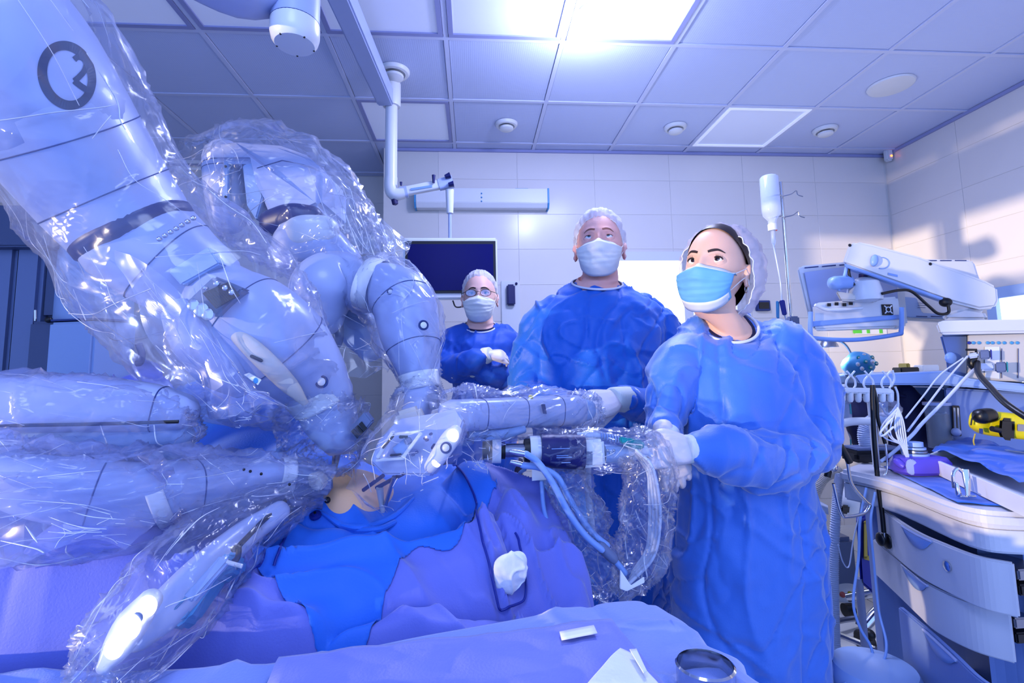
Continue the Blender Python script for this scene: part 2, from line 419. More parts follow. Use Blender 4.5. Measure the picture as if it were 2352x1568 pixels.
for (i,j,x0,y0,x1,y1) in cells:
    if abs(x1-x0-G) < .01 and abs(y1-y0-G) < .01: continue
    MB().box(((x0+x1)/2, (y0+y1)/2, CZ+.012), (x1-x0-.028, y1-y0-.028, .02)).build('ceiling_panel', 'ceiling_tile', ceil, smooth=False, bevel=.002, seg=1)
for i in range(-6, 7):
    x = GX0+G*i
    if x < RX: MB().box((x, 1.9, CZ+.002), (.024, 4.9, .012)).build('ceiling_bar', 'ceiling_bar', ceil, smooth=False)
for j in range(-3, 4):
    MB().box((0.03, GY0+G*j, CZ+.0015), (6.7, .024, .012)).build('ceiling_bar', 'ceiling_bar', ceil, smooth=False)
MB().box(((PIERX+RX)/2, WALLY-.012, CZ-.012), (RX-PIERX, .02, .022)).build('ceiling_bar', 'panel_frame', ceil, smooth=False)
MB().box((RX-.012, 1.5, CZ-.012), (.02, 4.6, .022)).build('ceiling_bar', 'panel_frame', ceil, smooth=False)
names = {(-3,-1):'framed ceiling light panel at the upper left, above the circled robot arm', (-2,-1):'framed ceiling light panel behind the big overhead boom arm',
         (-1,-1):'framed unlit ceiling light panel right of the sloping boom beam', (0,-1):'framed ceiling light panel left of the glaring lamp',
         (1,-1):'brightly glowing ceiling light panel with the hot lamp at top of the photo', (-1,1):'dark-framed ceiling light panel behind the vertical boom pipe', (3,1):'pale glowing ceiling light panel between two round air valves on the right'}
for (i, j) in sorted(PANELS):
    x, y = GX0+G*(i+.5), GY0+G*(j+.5)
    t = thing('ceiling_light', names[(i,j)], 'ceiling light', (x, y, CZ))
    fr = MB()
    for sx, sy in ((1,0),(-1,0),(0,1),(0,-1)):
        fr.box((x+sx*(G/2-.026), y+sy*(G/2-.026), CZ-.002), ((.024 if sx else G-.03), (.024 if sy else G-.078), (.012 if sx else .0116)))
    fr.build('frame', 'panel_frame', t, smooth=False)
    MB().box((x, y, CZ+.004), (G-.07, G-.07, .008)).build('diffuser', 'panel_lit' if (i,j) in ((1,-1),) else ('panel_lit2' if (i,j)==(3,1) else 'panel_diffuser') if False else ('panel_lit' if (i,j) == (1,-1) else 'panel_diffuser'), t, smooth=False)
    if (i,j) == (3,1): t.children[1].data.materials[0] = mat('panel_soft', (235,238,255), .3, emit=(200,212,255), es=.35)
hp = PZ(1352, 22, CZ)
t = thing('ceiling_lamp', 'small round glaring white lamp in the ceiling at top centre', 'lamp', (hp.x, hp.y, CZ-.01))
MB().lathe([(.03, .0), (.045, .0), (.05, -.012), (.036, -.02), (.03, -.012)], (hp.x, hp.y, CZ), 24).build('rim', 'white_plastic', t)
MB().lathe([(.001, -.006), (.031, -.006), (.031, -.012), (.02, -.02), (.001, -.022)], (hp.x, hp.y, CZ), 24).build('bulb', 'lamp_hot', t)
light('ceiling_lamp_light', 'POINT', (hp.x, hp.y, CZ-.16), 30, (.52,.58,1.0), shadow_soft_size=.05)
light('ceiling_panel_light', 'AREA', (GX0+G*1.5, GY0-G*.5, CZ-.02), 26, (.56,.62,1.0), shape='SQUARE', size=.52)
# round air valves
def valve(px, py, r, lab):
    p = PZ(px, py, CZ); t = thing('air_valve', lab, 'air vent', p)
    MB().lathe([(r*.62,0),(r,0),(r,-.008),(r*.9,-.02),(r*.72,-.022),(r*.62,-.012)], (p.x,p.y,CZ), 32).build('ring', 'white_plastic', t)
    MB().lathe([(.001,-.001),(r*.64,-.001),(r*.64,-.004),(.001,-.004)], (p.x,p.y,CZ), 32).build('duct', 'navy_plastic', t)
    MB().lathe([(.001,-.02),(r*.5,-.022),(r*.62,-.03),(r*.6,-.042),(r*.4,-.05),(.001,-.052)], (p.x,p.y,CZ), 32).build('disc', 'white_plastic', t)
valve(905, 163, .088, 'round white ceiling air valve next to the sloping boom beam')
valve(1163, 284, .078, 'round white ceiling air valve just right of the framed panel')
valve(1551, 291, .078, 'round white ceiling air valve left of the pale glowing panel')
valve(1895, 297, .082, 'round white ceiling air valve right of the pale glowing panel')
p = PZ(2046, 196, CZ); t = thing('air_grille', 'round ceiling grille with concentric slats near the right wall', 'air vent', p)
MB().lathe([(.1,0),(.125,0),(.12,-.01),(.102,-.012)], (p.x,p.y,CZ), 36).build('ring', 'white_plastic', t)
MB().lathe([(.001,-.001),(.104,-.001),(.104,-.003),(.001,-.003)], (p.x,p.y,CZ), 36).build('duct', 'navy_plastic', t)
for k in range(6):
    r = .03+.013*k
    MB().tube([(p.x+(r+.002)*math.cos(a), p.y+(r+.002)*math.sin(a), CZ-.008) for a in np.linspace(0, 2*PI, 37)], .0036, 6, cap=False).build('slat', 'robot_white', t)
# corner sensor
p = PY(2040, 355, WALLY-.09)
t = thing('motion_sensor', 'small white sensor with orange light in the ceiling corner', 'sensor', p)
MB().box((p.x, p.y, p.z), (.055,.05,.11)).build('housing', 'white_plastic', t, bevel=.012)
MB().sphere((p.x+.004, p.y-.027, p.z-.02), (.009,.004,.007), 12, 8).build('indicator', 'led_red', t)
# bright window behind the tall man
wa, wb_ = PY(1418, 600, WALLY), PY(1556, 600, WALLY)
wx0, wx1, wz = wa.x-.17, PY(1690, 600, WALLY).x, wa.z
t = struct(bpy.data.objects.new('window_1', None)); COL.objects.link(t); t.location = ((wx0+wx1)/2, WALLY, 1)
fr = MB(); z0 = .95
for xx in (wx0-.03, PY(1572, 620, WALLY).x, wx1): fr.box((xx, WALLY-.02, (wz+z0)/2), (.07, .05, wz-z0-.012))
for zz in (wz+.03, z0-.03): fr.box(((wx0+wx1)/2, WALLY-.021, zz), (wx1-wx0+.13, .05, .07))
fr.build('window_frame', 'white_plastic', t, smooth=False)
for xx0, xx1 in ((wx0, PY(1572, 620, WALLY).x-.03), (PY(1572, 620, WALLY).x+.03, wx1-.03)):
    MB().box(((xx0+xx1)/2, WALLY-.012, (wz+z0)/2), (xx1-xx0, .006, wz-z0)).build('pane', 'window_glow', t, smooth=False)
# window on the right wall
a, b = PX(2300, 684, RX), PX(2300, 736, RX)
t = struct(bpy.data.objects.new('window_3', None)); COL.objects.link(t); t.location = (RX, a.y-.5, b.z)
MB().box((RX-.012, a.y-.55, (a.z+b.z)/2-.25), (.006, 1.1, a.z-b.z+.5)).build('pane', 'window_glow', t, smooth=False)
fr = MB(); fr.box((RX-.02, a.y-.5, a.z+.03), (.05, 1.3, .07)).box((RX-.02, a.y+.03, (a.z+b.z)/2-.25), (.05, .06, a.z-b.z+.6)); fr.build('window_frame', 'light_blue', t, smooth=False)
# ================================================================ people
def rot_xyz(yaw=0, pitch=0, roll=0):
    """local: x right, -y face, z up. yaw>0 turns face to +x; pitch>0 looks up; roll>0 tilts head top to -x"""
    return Matrix.Rotation(yaw, 3, 'Z') @ Matrix.Rotation(-pitch, 3, 'X') @ Matrix.Rotation(-roll, 3, 'Y')
def ell(c, hw, ry, tilt=0, n=28, sq=2.3, yaw=0):
    R = []
    for j in range(n):
        a = 2*PI*j/n; ca, sa = math.cos(a), math.sin(a)
        x = math.copysign(abs(ca)**(2/sq), ca)*hw; y = math.copysign(abs(sa)**(2/sq), sa)*ry
        R.append(Vector((x*math.cos(yaw)-y*math.sin(yaw), x*math.sin(yaw)+y*math.cos(yaw), tilt*sa))+Vector(c))
    return R
def g2(x, z, cx, cz, sx, sz): return np.exp(-((x-cx)/sx)**2-((z-cz)/sz)**2)
def head_points(fem=False, n=84, m=64):
    V = np.zeros((m+1, n, 3))
    for i in range(m+1):
        a = PI*min(max(i/m, .004), .996)
        for j in range(n):
            b = 2*PI*j/n; V[i,j] = (math.sin(a)*math.cos(b), math.sin(a)*math.sin(b), -math.cos(a))
    x, y, z = V[...,0].copy(), V[...,1].copy(), V[...,2].copy()
    lo = np.clip(-z, 0, 1); k = 1-(.34 if fem else .27)*lo**1.5
    X = x*.074*k*(1+.03*np.clip(z, 0, 1)); Z = z*.116; 
    Y = np.where(y < 0, y*.092*(1-.10*lo**2), y*(.100-.055*lo))
    X *= .965 if fem else 1.0
    fr = np.clip(-y*1.8, 0, 1)
    d = 0
    d = d - .0125*(g2(np.abs(X), Z, .031, .000, .0185, .012)) + .0045*g2(np.abs(X), Z, .030, .021, .024, .008)*(0.6 if fem else 1.0)
    d = d + .021*g2(X, Z, 0, -.038, .0105, .014) + .012*g2(X, Z, 0, -.014, .0085, .022) + .006*g2(np.abs(X), Z, .012, -.043, .008, .008)
    d = d + .005*g2(np.abs(X), Z, .045, -.024, .018, .016) + .007*g2(X, Z, 0, -.066, .020, .012) + .009*g2(X, Z, 0, -.1, .02, .016)
    d = d - .003*g2(X, Z, 0, -.084, .02, .005) - .006*g2(np.abs(X), Z, .068, .012, .012, .03)
    Y = Y-d*fr
    return np.stack([X, Y, Z], -1)
def make_person(tname, label, C, R, sc, skin, gown_m, fem, iris, brow_m, gaze, mask_m, net_m, cap, gown_rings, sleeves, neck_base, trim, tiny=False, feet=None, folds=1.12, voxel=.0036):
    """C: point between the eyes; R: head rotation; everything hangs off one Empty at the feet"""
    fx, fy = gown_rings[-1][0][0], gown_rings[-1][0][1]
    t = thing(tname, label, 'person', (fx, fy, 0))
    T = lambda p: R @ ((Vector(p)+Vector((0, .085, 0)))*sc) + Vector(C)
    # ---- body: head, neck, trunk, arms, legs in one surface
    H = head_points(fem); b = MB(); hm = MB()
    off = Vector((0, .066, 0))
    b.loft([[T(Vector(q)) for q in ring] for ring in H]); hm.loft([[Vector(q) for q in ring] for ring in H])
    bvh = BVHTree.FromPolygons([Vector(v) for v in hm.v], hm.f)
    def fy_(x, z):
        h = bvh.ray_cast(Vector((x, -1, z)), Vector((0, 1, 0))); return h[0].y if h[0] else -.05
    for s in (-1, 1):
        e = Vector((s*.074*(.965 if fem else 1), .012, -.016)); er = Matrix.Rotation(s*.42, 3, 'Z') @ Matrix.Rotation(-.18, 3, 'X')
        P = []
        for k in range(11):
            a = -PI*.42+k/10*PI*1.42; P.append(T(e+er @ Vector((s*.010, .003-math.cos(a)*-.0155*-1*-1, math.sin(a)*.030))))
        b.tube(P, [.0042*sc]*11, 8, round_ends=2)
        b.sphere(T(e+er @ Vector((s*.003, -.002, -.002))), (.0055*sc, .0135*sc, .026*sc), 14, 10, R @ er)
        b.sphere(T(e+er @ Vector((s*.004, -.008, -.028))), (.005*sc, .007*sc, .009*sc), 10, 8, R @ er)
    nb = neck_base      # (centre, hw, ry, tilt)
    n0 = T((0, .022, -.075)); n1 = T((0, .024, -.11)); mid = (n1+Vector(nb[0]))*.5
    nr = .052 if fem else .063
    b.loft([ell(n0, nr*sc*.9, nr*sc*.95), ell(n1, nr*sc*.94, nr*sc), ell(mid, nr*sc, nr*sc*1.05, nb[3]*.3), ell(Vector(nb[0])+Vector((0,0,.016)), nb[1]*.80, nb[2]*.86, nb[3]), ell(nb[0], nb[1]*.97, nb[2]*.97, nb[3]), ell(Vector(nb[0])-Vector((0,0,.07)), nb[1]*1.15, nb[2]*.9, nb[3]*.4)])
    inner = [ell(Vector(c)+Vector((0,0,-.03)) if i < 3 else c, hw*.86, ry*.80, 0) for i, (c, hw, ry, ti) in enumerate(gown_rings) if i > 1]
    zs = gown_rings[-1][0][2]
    b.loft(inner[:-1])
    hipc = Vector(gown_rings[-2][0]); 
    for s in (-1, 1):
        b.tube([hipc+Vector((s*.085, 0, .05)), (hipc.x+s*.085, hipc.y, .50), (hipc.x+s*.085, hipc.y+.02, .10), (hipc.x+s*.085, hipc.y-.0, .05)], [.095, .07, .045, .042], 14, smooth=10, round_ends=2)
        b.tube([(hipc.x+s*.085, hipc.y+.04, .045), (hipc.x+s*.09, hipc.y-.06, .035), (hipc.x+s*.095, hipc.y-.14, .025)], [(.036,.04),(.042,.03),(.034,.02)], 12, smooth=6, round_ends=2)
    for (path, rad) in sleeves:
        b.tube(path, [r*.62 if i < len(rad)-1 else .024 for i, r in enumerate(rad)], 14, smooth=14, round_ends=3)
    remesh(b, 'body', skin, voxel, t, smooth_it=2)
    # ---- eyes
    for s in (-1, 1):
        ec = Vector((s*.0305, fy_(s*.031, 0)+.0100, 0)); er_ = .0165
        MB().sphere(T(ec), er_*sc, 20, 14, R).build('eye', 'eye_white', t)
        gd = Vector((gaze[0], -1, gaze[1])).normalized()
        def disc(r0, rad, nm, mm):
            q = Vector((0,0,1)).rotation_difference(gd); rings = []
            for rr in (.02, .5, 1.0):
                a_ = rad*rr; hh = math.sqrt(max(r0*r0-a_*a_, 0)); rings.append([T(ec+q @ Vector((a_*math.cos(2*PI*j/20), a_*math.sin(2*PI*j/20), hh))) for j in range(20)])
            MB().loft(rings, cap=False).build(nm, mm, t)
        disc(er_+.0003, .0062, 'iris', iris); disc(er_+.0006, .0028, 'pupil', 'pupil')
        lr = er_+.0012; up_o = .0082 if fem else .0060; lo_o = .0052; K = 28; rings = [[], [], [], []]
        for k in range(K):
            a = 2*PI*k/K; cx = math.cos(a)*.0142; cz = math.sin(a); cz = cz*(up_o if cz > 0 else lo_o)+s*math.cos(a)*.0012
            yy = -math.sqrt(max(lr*lr-cx*cx-cz*cz, 1e-9)); rings[0].append(ec+Vector((cx, yy+.0005, cz)))
            c2 = math.cos(a)*.0160; z2 = math.sin(a)*.0100+s*math.cos(a)*.001; rr = lr+.0012
            y2 = -math.sqrt(max(rr*rr-min(c2*c2+z2*z2, rr*rr*.72), 1e-9)); rings[1].append(ec+Vector((c2, y2, z2)))
            x3, z3 = ec.x+math.cos(a)*.0205, math.sin(a)*.0140; rings[2].append(Vector((x3, fy_(x3, z3)-.0006, z3)))
            x4, z4 = ec.x+math.cos(a)*.027, math.sin(a)*.0190; rings[3].append(Vector((x4, fy_(x4, z4)+.006, z4)))
        MB().loft([[T(p) for p in r] for r in rings], cap=False).build('eyelid', skin, t)
        up_l = [T(rings[0][k]+Vector((0, -.0008, .0004))) for k in range(0, K//2+1)]
        MB().tube(up_l, [(.0007+.0005*math.sin(PI*k/(K//2)))*sc*(2.0 if fem else 1.0) for k in range(K//2+1)], 6).build('eyelashes', 'hair_dark' if fem else 'brow_light', t)
        if fem:
            lw_ = MB()
            for k in range(2, K//2-1):
                p = rings[0][k]; lw_.tube([T(p), T(p+Vector(((p.x-ec.x)*.12, -.004, .0035))), T(p+Vector(((p.x-ec.x)*.3, -.006, .008)))], [.0004, .0003, .0001], 4)
            lw_.build('eyelashes', 'hair_dark', t)
        bp = []
        arch = [(.013, .0155), (.024, .0195), (.036, .0215), (.048, .0165)] if fem else [(.012, .0165), (.024, .0195), (.036, .019), (.047, .0135)]
        for (ax, az) in arch: bp.append(T((s*ax, fy_(s*ax, az)-.0010, az+.003)))
        MB().tube(bp, [(.0016*sc, .0030*sc), (.0016*sc, .0034*sc), (.0015*sc, .0026*sc), (.0008*sc, .0010*sc)], 8, smooth=14, upv=(0,0,1)).build('eyebrow', brow_m, t)
    # ---- face mask
    nu, nv = 34, 26; G = []
    for i in range(nv+1):
        v = i/nv; row = []
        for j in range(nu+1):
            u = j/nu*2-1; a = u*1.22
            zt = -.0195-.010*abs(u)**1.5+.003*math.exp(-(u/.4)**2); zb = -.124+.046*abs(u)**2.3
            z = zt+(zb-zt)*v; wd = .0735-.012*v**2
            x = wd*math.sin(a)/math.sin(1.22)
            yf = min(fy_(x*.98, z), -.012)
            bulge = -.036-.078*math.cos(a)**.8*(1-.25*v**2) - .016*math.exp(-(u/.35)**2)*math.exp(-((v-.28)/.33)**2)
            y = min(yf-.003, bulge*.955)
            if v < .14: y = yf-.0025+(y-yf+.0025)*(v/.14)
            if v > .86: y += (v-.86)*.16
            pl = 0
            for pv in (.38, .55, .72): pl += -.0032*math.exp(-((v-pv+.02*math.sin(u*3+pv*9))/.035)**2)*(1-u*u*.5)
            pl += .0016*float(fbm(np.array([[x*60, z*90, 3.3*len(tname)]]), 2)[0])
            row.append(T((x, y+pl, z-.014*max(0, v-.86)*4)))
        G.append(row)
    mk = MB().grid(G).build('face_mask', mask_m, t, solid=.0012, ang=180)
    if mask_m == 'mask_blue':
        for nm, r0, r1 in (('mask_edge', 0, 3), ('mask_edge', nv-3, nv)):
            GG = [[Vector(p)+R @ Vector((0,-.0012,0)) for p in G[i]] for i in range(r0, r1+1)]
            MB().grid(GG).build(nm, 'mask_white', mk, solid=.0010, ang=180)
    for s in (-1, 1):
        jj = 0 if s < 0 else nu
        for (ri, ez) in ((1, .006), (nv-3, -.04)):
            p0 = G[ri][jj]; p1 = T((s*.078, .004, ez*.5-.004)); p2 = T((s*.082, .02, ez))
            MB().tube([p0, p1, p2], .0011*sc, 6, smooth=8).build('ear_loop', 'label_white', mk)
    # ---- hair net
    cc, cr, axis, thf, ths, thb = cap     # centre, radii, pole axis, polar limit towards face / side / back
    q = Vector((0,0,1)).rotation_difference(Vector(axis).normalized()); NA, NR = 120, 22; rings = []
    for i in range(NR+1):
        rg = []
        for j in range(NA):
            az = 2*PI*j/NA; ff = -math.sin(az)        # +1 towards the face
            tm = ths+(thf-ths)*max(ff, 0)**(1.5 if fem else .75)+(thb-ths)*max(-ff, 0)**1.5
            th = .02+(tm-.02)*i/NR; d = q @ Vector((math.sin(th)*math.cos(az), math.sin(th)*math.sin(az), math.cos(th)))
            e = i/NR; wr_ = (.0022*math.sin(az*17+2*math.sin(az*3))+.0016*math.sin(az*37+1))*e**1.5*(1-e**12)
            nn = float(ridged(np.array([[d.x*5, d.y*5, d.z*5+len(tname)]]), 2)[0])*.004
            k = 1+(wr_+nn)/.1-.13*e**10
            rg.append(T(Vector(cc)+Vector((d.x*cr[0]*k, d.y*cr[1]*k, d.z*cr[2]*k))))
        rings.append(rg)
    cp = MB().loft(rings, cap=False).build('hair_net', net_m, t, ang=180)
    MB().tube(rings[-1]+[rings[-1][0]], .0014*sc, 6, cap=False).build('elastic_band', 'label_white', cp)
    # ---- gown
    g = MB(); g.loft([ell(c, hw, ry, ti) for (c, hw, ry, ti) in gown_rings])
    for (path, rad) in sleeves: g.tube(path, rad, 18, smooth=18, round_ends=2)
    A = folds; sd = 7.7*len(label)
    def fd(co, no):
        def crease(p, k): return (1-np.abs(vnoise(p)))**k
        q = co+.03*np.stack([vnoise(co*5+sd), vnoise(co*5+9+sd), vnoise(co*5+31+sd)], -1)
        s1 = crease(q*np.array([9, 9, 2.4])+sd, 7)*.011-crease(q*np.array([10, 10, 2.8])+sd+40, 8)*.009
        qq = q @ np.array([[.8,0,.6],[0,1,0],[-.6,0,.8]]); s2 = crease(qq*np.array([7, 7, 17.])+sd, 8)*.0075-crease(qq*np.array([17, 9, 7.])+sd+5, 9)*.007
        s3 = ridged(q*22+sd, 2)*.0013+fbm(q*4+sd, 1)*.007
        return no*((s1+s2+s3)*A)[:,None]
    go = remesh(g, 'gown', gown_m, .0070 if not tiny else .010, t, smooth_it=6, disp=fd)
    MB().tube([Vector(p) for p in trim]+[Vector(trim[0])], .0042, 8, smooth=60, cap=False).build('neck_trim', 'gown_trim', go)
    c = Vector(nb[0]); MB().tube([c+Vector((math.cos(a)*nb[1]*1.0, math.sin(a)*nb[2], math.sin(a)*nb[3]+.001)) for a in np.linspace(0, 2*PI, 30)], (.006), 8, cap=False, aspect=.7).build('scrub_collar', 'scrubs', t)
    hc = gown_rings[-1][0]
    for s in (-1, 1):
        MB().tube([(hipc.x+s*.09, hipc.y, hc[2]+.15), (hipc.x+s*.09, hipc.y, .3), (hipc.x+s*.09, hipc.y+.01, .08)], [.11, .09, .075], 16, smooth=8).build('trouser_leg', 'scrubs', t)
        MB().tube([(hipc.x+s*.085, hipc.y+.06, .04), (hipc.x+s*.09, hipc.y-.05, .045), (hipc.x+s*.1, hipc.y-.17, .03)], [(.042,.04),(.05,.042),(.042,.026)], 14, smooth=8, round_ends=3).build('shoe', 'label_white', t)
    return t, T, fy_
def hand(wrist, d, nrm, side, curls, name, m, parent, L=1.0, thumb=(.55,.75,-.35), spread=.04, voxel=.0022, tb=.5):
    f = Vector(d).normalized(); n = (Vector(nrm)-f*Vector(nrm).dot(f)).normalized(); s = f.cross(n)*side; W_ = Vector(wrist)
    b = MB(); P = lambda a, c, e: W_+(f*a+s*c+n*e)*L
    b.tube([P(-.03,0,0), P(0,0,0), P(.035,.002,0), P(.07,0,.001), P(.088,-.001,-.002)], [(.026*L,.021*L),(.027*L,.019*L),(.038*L,.018*L),(.042*L,.015*L),(.038*L,.011*L)], 16, smooth=14, upv=tuple(n), round_ends=3, sq=2.4)
    for k, (o, ln) in enumerate(((.030,.072),(.0105,.082),(-.0095,.076),(-.028,.060))):
        c = curls[k]; base = P(.080-.004*abs(k-1.2), o, 0); ang = .12+c[0]; sp_ = spread*(1.2-k)*.6
        p = base-f*.02*L; pts = [p, base]; rr = [.0100, .0098]; dirv = f*math.cos(sp_)+s*math.sin(sp_)
        for q, fr_ in enumerate((.45, .30, .25)):
            a = ang; base = base+(dirv*math.cos(a)-n*math.sin(a))*ln*fr_*L; pts.append(base); rr.append((.0094,.0084,.0070)[q]); ang += c[1] if q == 0 else c[1]*.8
        b.tube(pts, [r*L*(.92 if k == 3 else 1) for r in rr], 12, smooth=14, round_ends=3)
    tv = (f*thumb[0]+s*thumb[1]+n*thumb[2]).normalized(); t0 = P(.018, .020, -.004); t1 = t0+tv*.042*L
    tv2 = (tv+f*tb-n*.1).normalized(); t2 = t1+tv2*.034*L; t3 = t2+(tv2+f*.25-n*.15).normalized()*.026*L
    b.tube([t0-tv*.01, t0, t1, t2, t3], [r*L for r in (.014,.0145,.0118,.0105,.0085)], 12, smooth=14, round_ends=3)
    return remesh(b, name, m, voxel, parent, smooth_it=3)
def cuff(a, b_, r0, r1, parent):
    a = Vector(a); b_ = Vector(b_); q = a.lerp(b_, .5)
    o = MB().tube([a, a.lerp(b_, .1), q, a.lerp(b_, .92), b_], [r0*.9, r0, (r0+r1)/2*1.02, r1*1.04, r1*.9], 28, smooth=10).build('cuff', 'cuff', parent)
    return o
# ---------------------------------------------------------------- tall man in the middle
Y0 = 1.85; Wm = lambda px, py, dy=0: PY(px, py, Y0+dy)
mm = lambda n_: M_(n_, Y0)
rings = [(Wm(1372, 650, .01), mm(58), .070, .030), (Wm(1372, 662, .01), mm(84), .085, .025), (Wm(1374, 682, .01), mm(118), .105, .015), (Wm(1376, 712, .01), mm(146), .125, .006),
         (Wm(1378, 770, 0), mm(158), .145, 0), (Wm(1376, 850, -.01), mm(148), .155, 0), (Wm(1374, 950, -.02), mm(146), .165, 0), (Wm(1380, 1060, 0), mm(150), .165, 0), (Wm(1400, 1250, .02), mm(150), .16, 0), (Wm(1412, 1420, .03), mm(126), .15, 0)]
sl = [([Wm(1290, 720, .01), Wm(1246, 752, .01), Wm(1226, 830, .0), Wm(1222, 905, -.05), Wm(1250, 925, -.20), Wm(1292, 935, -.34)], [.085, .082, .074, .068, .058, .042]),
      ([Wm(1462, 715, .01), Wm(1508, 752, .02), Wm(1536, 830, .02), Wm(1545, 905, -.02), Wm(1500, 935, -.20), Wm(1436, 918, -.36)], [.085, .084, .076, .070, .060, .040])]
C0 = Wm(1375, 541, -.085)
man, Tm, fm = make_person('person', 'tall person with plain white mask, in the middle, gloved hand on the robot tube', C0, rot_xyz(-.27, .14, -.02), 1.12, 'skin_man', 'gown_man', False,
    'iris_blue', 'brow_light', (-.05, .28), 'mask_white', 'net_white', ((0, .016, .020), (.088, .112, .110), (0, .30, 1), 1.30, 1.80, 2.05),
    rings, sl, (Wm(1372, 652, .0), mm(56), .070, .035),
    [Wm(1372, 652, 0)+Vector((math.cos(a)*mm(60), math.sin(a)*.078, math.sin(a)*.035+.002)) for a in np.linspace(0, 2*PI, 16)[:-1]])
a = PY(1440, 918, 1.49); b = PY(1400, 915, 1.45)
g = hand(PY(1412, 916, 1.46), PY(1345, 935, 1.38)-PY(1412, 916, 1.46), (.15, -.75, .62), -1, [(.35,.5),(.45,.6),(.5,.65),(.55,.7)], 'glove', 'glove', man, L=1.15, thumb=(.85,.3,-.5))
cuff(PY(1452, 918, 1.52), PY(1404, 916, 1.45), .040, .033, g)
g = hand(PY(1292, 935, 1.51), (.1,-.9,.1), (0,.2,1), 1, [(.3,.5)]*4, 'glove', 'glove', man, L=1.0, voxel=.003)
cuff(PY(1288, 935, 1.56), PY(1293, 935, 1.49), .040, .032, g)
# ---------------------------------------------------------------- woman on the right
Y0 = 1.36
rings = [(Wm(1672, 742, .02), mm(66), .066, .052), (Wm(1676, 756, .02), mm(96), .085, .045), (Wm(1684, 780, .02), mm(128), .10, .03), (Wm(1694, 820, .02), mm(150), .115, .01),
         (Wm(1700, 900, 0), mm(156), .13, 0), (Wm(1702, 1000, 0), mm(150), .13, 0), (Wm(1708, 1120, 0), mm(158), .135, 0), (Wm(1716, 1260, .0), mm(168), .14, 0), (Wm(1722, 1420, .01), mm(176), .145, 0), (Wm(1728, 1640, .02), mm(182), .15, 0), (Wm(1730, 1800, .02), mm(184), .15, 0)]
sl = [([Wm(1590, 815, .03), Wm(1552, 852, .0), Wm(1534, 915, -.05), Wm(1522, 965, -.07), Wm(1522, 990, -.11), Wm(1534, 1006, -.15)], [.070, .068, .058, .048, .042, .032]),
      ([Wm(1790, 800, .03), Wm(1836, 850, .03), Wm(1856, 940, .02), Wm(1846, 1030, -.06), Wm(1760, 1058, -.14), Wm(1672, 1042, -.19), Wm(1604, 1030, -.22)], [.086, .096, .094, .084, .070, .056, .036])]
C0 = PY(1614, 596, 1.27)
woman, Tw, fw_ = make_person('person', 'person with light blue mask and lilac hair net at the right, hands clasped', C0, rot_xyz(-.80, .16, -.10), 1.04, 'skin_woman', 'gown_woman', True,
    'iris_brown', 'brow', (.12, .20), 'mask_blue', 'net_lilac', ((0, .024, -.006), (.112, .122, .138), (0, 1, .36), 1.68, 1.80, 1.60),
    rings, sl, (Wm(1670, 745, .01), mm(58), .060, .055),
    [Wm(1672, 746, .01)+Vector((math.cos(a)*mm(68), math.sin(a)*.070, math.sin(a)*.052+.010*math.cos(a))) for a in np.linspace(0, 2*PI, 16)[:-1]])
# dark hair under the net
hr = MB(); ringsH = []
for i in range(15):
    rg = []
    for j in range(40):
        az = 2*PI*j/40; th = .02+(1.42+.46*max(0, -math.sin(az))**.7)*i/14; q = Vector((0,0,1)).rotation_difference(Vector((0,1,.45)).normalized())
        d = q @ Vector((math.sin(th)*math.cos(az), math.sin(th)*math.sin(az), math.cos(th))); rg.append(Tw(Vector((0,.010,.003))+Vector((d.x*.0785, d.y*.107, d.z*.1225))))
    ringsH.append(rg)
hr.loft(ringsH, cap=False).build('hair', 'hair_dark', woman)
er = Tw((.079, .012, -.052)); MB().tube([er+Vector((0, math.cos(a)*.008, math.sin(a)*.010)) for a in np.linspace(0, 2*PI, 14)], .0012, 6).build('earring', 'chrome', woman)
g = hand(PY(1592, 1031, 1.135), PY(1520, 1022, 1.12)-PY(1592, 1031, 1.135), (.12, -.85, .5), -1, [(.5,.8),(.6,.9),(.65,.95),(.7,1.0)], 'glove', 'glove', woman, L=.98, thumb=(.9,.3,-.1))
cuff(PY(1606, 1030, 1.14), PY(1572, 1031, 1.13), .032, .030, g)
g = hand(PY(1530, 1008, 1.19), PY(1556, 1092, 1.17)-PY(1530, 1008, 1.19), (-.1, -.9, -.2), 1, [(.3,.6),(.35,.6),(.35,.65),(.4,.7)], 'glove', 'glove', woman, L=.92, thumb=(.9,.2,-.3))
cuff(PY(1532, 992, 1.21), PY(1531, 1010, 1.19), .030, .029, g)
bt = MB(); s0, s1 = Wm(1836, 1140, .04), Wm(1902, 1172, .10)
bt.grid([[s0+Vector((0,0,.016)), s0.lerp(s1,.5)+Vector((0,0,.016)), s1+Vector((0,0,.014))], [s0-Vector((0,0,.014)), s0.lerp(s1,.5)-Vector((0,.006,.014)), s1-Vector((0,0,.012))]]).build('gown_tie', 'gown_woman', woman, solid=.0015)
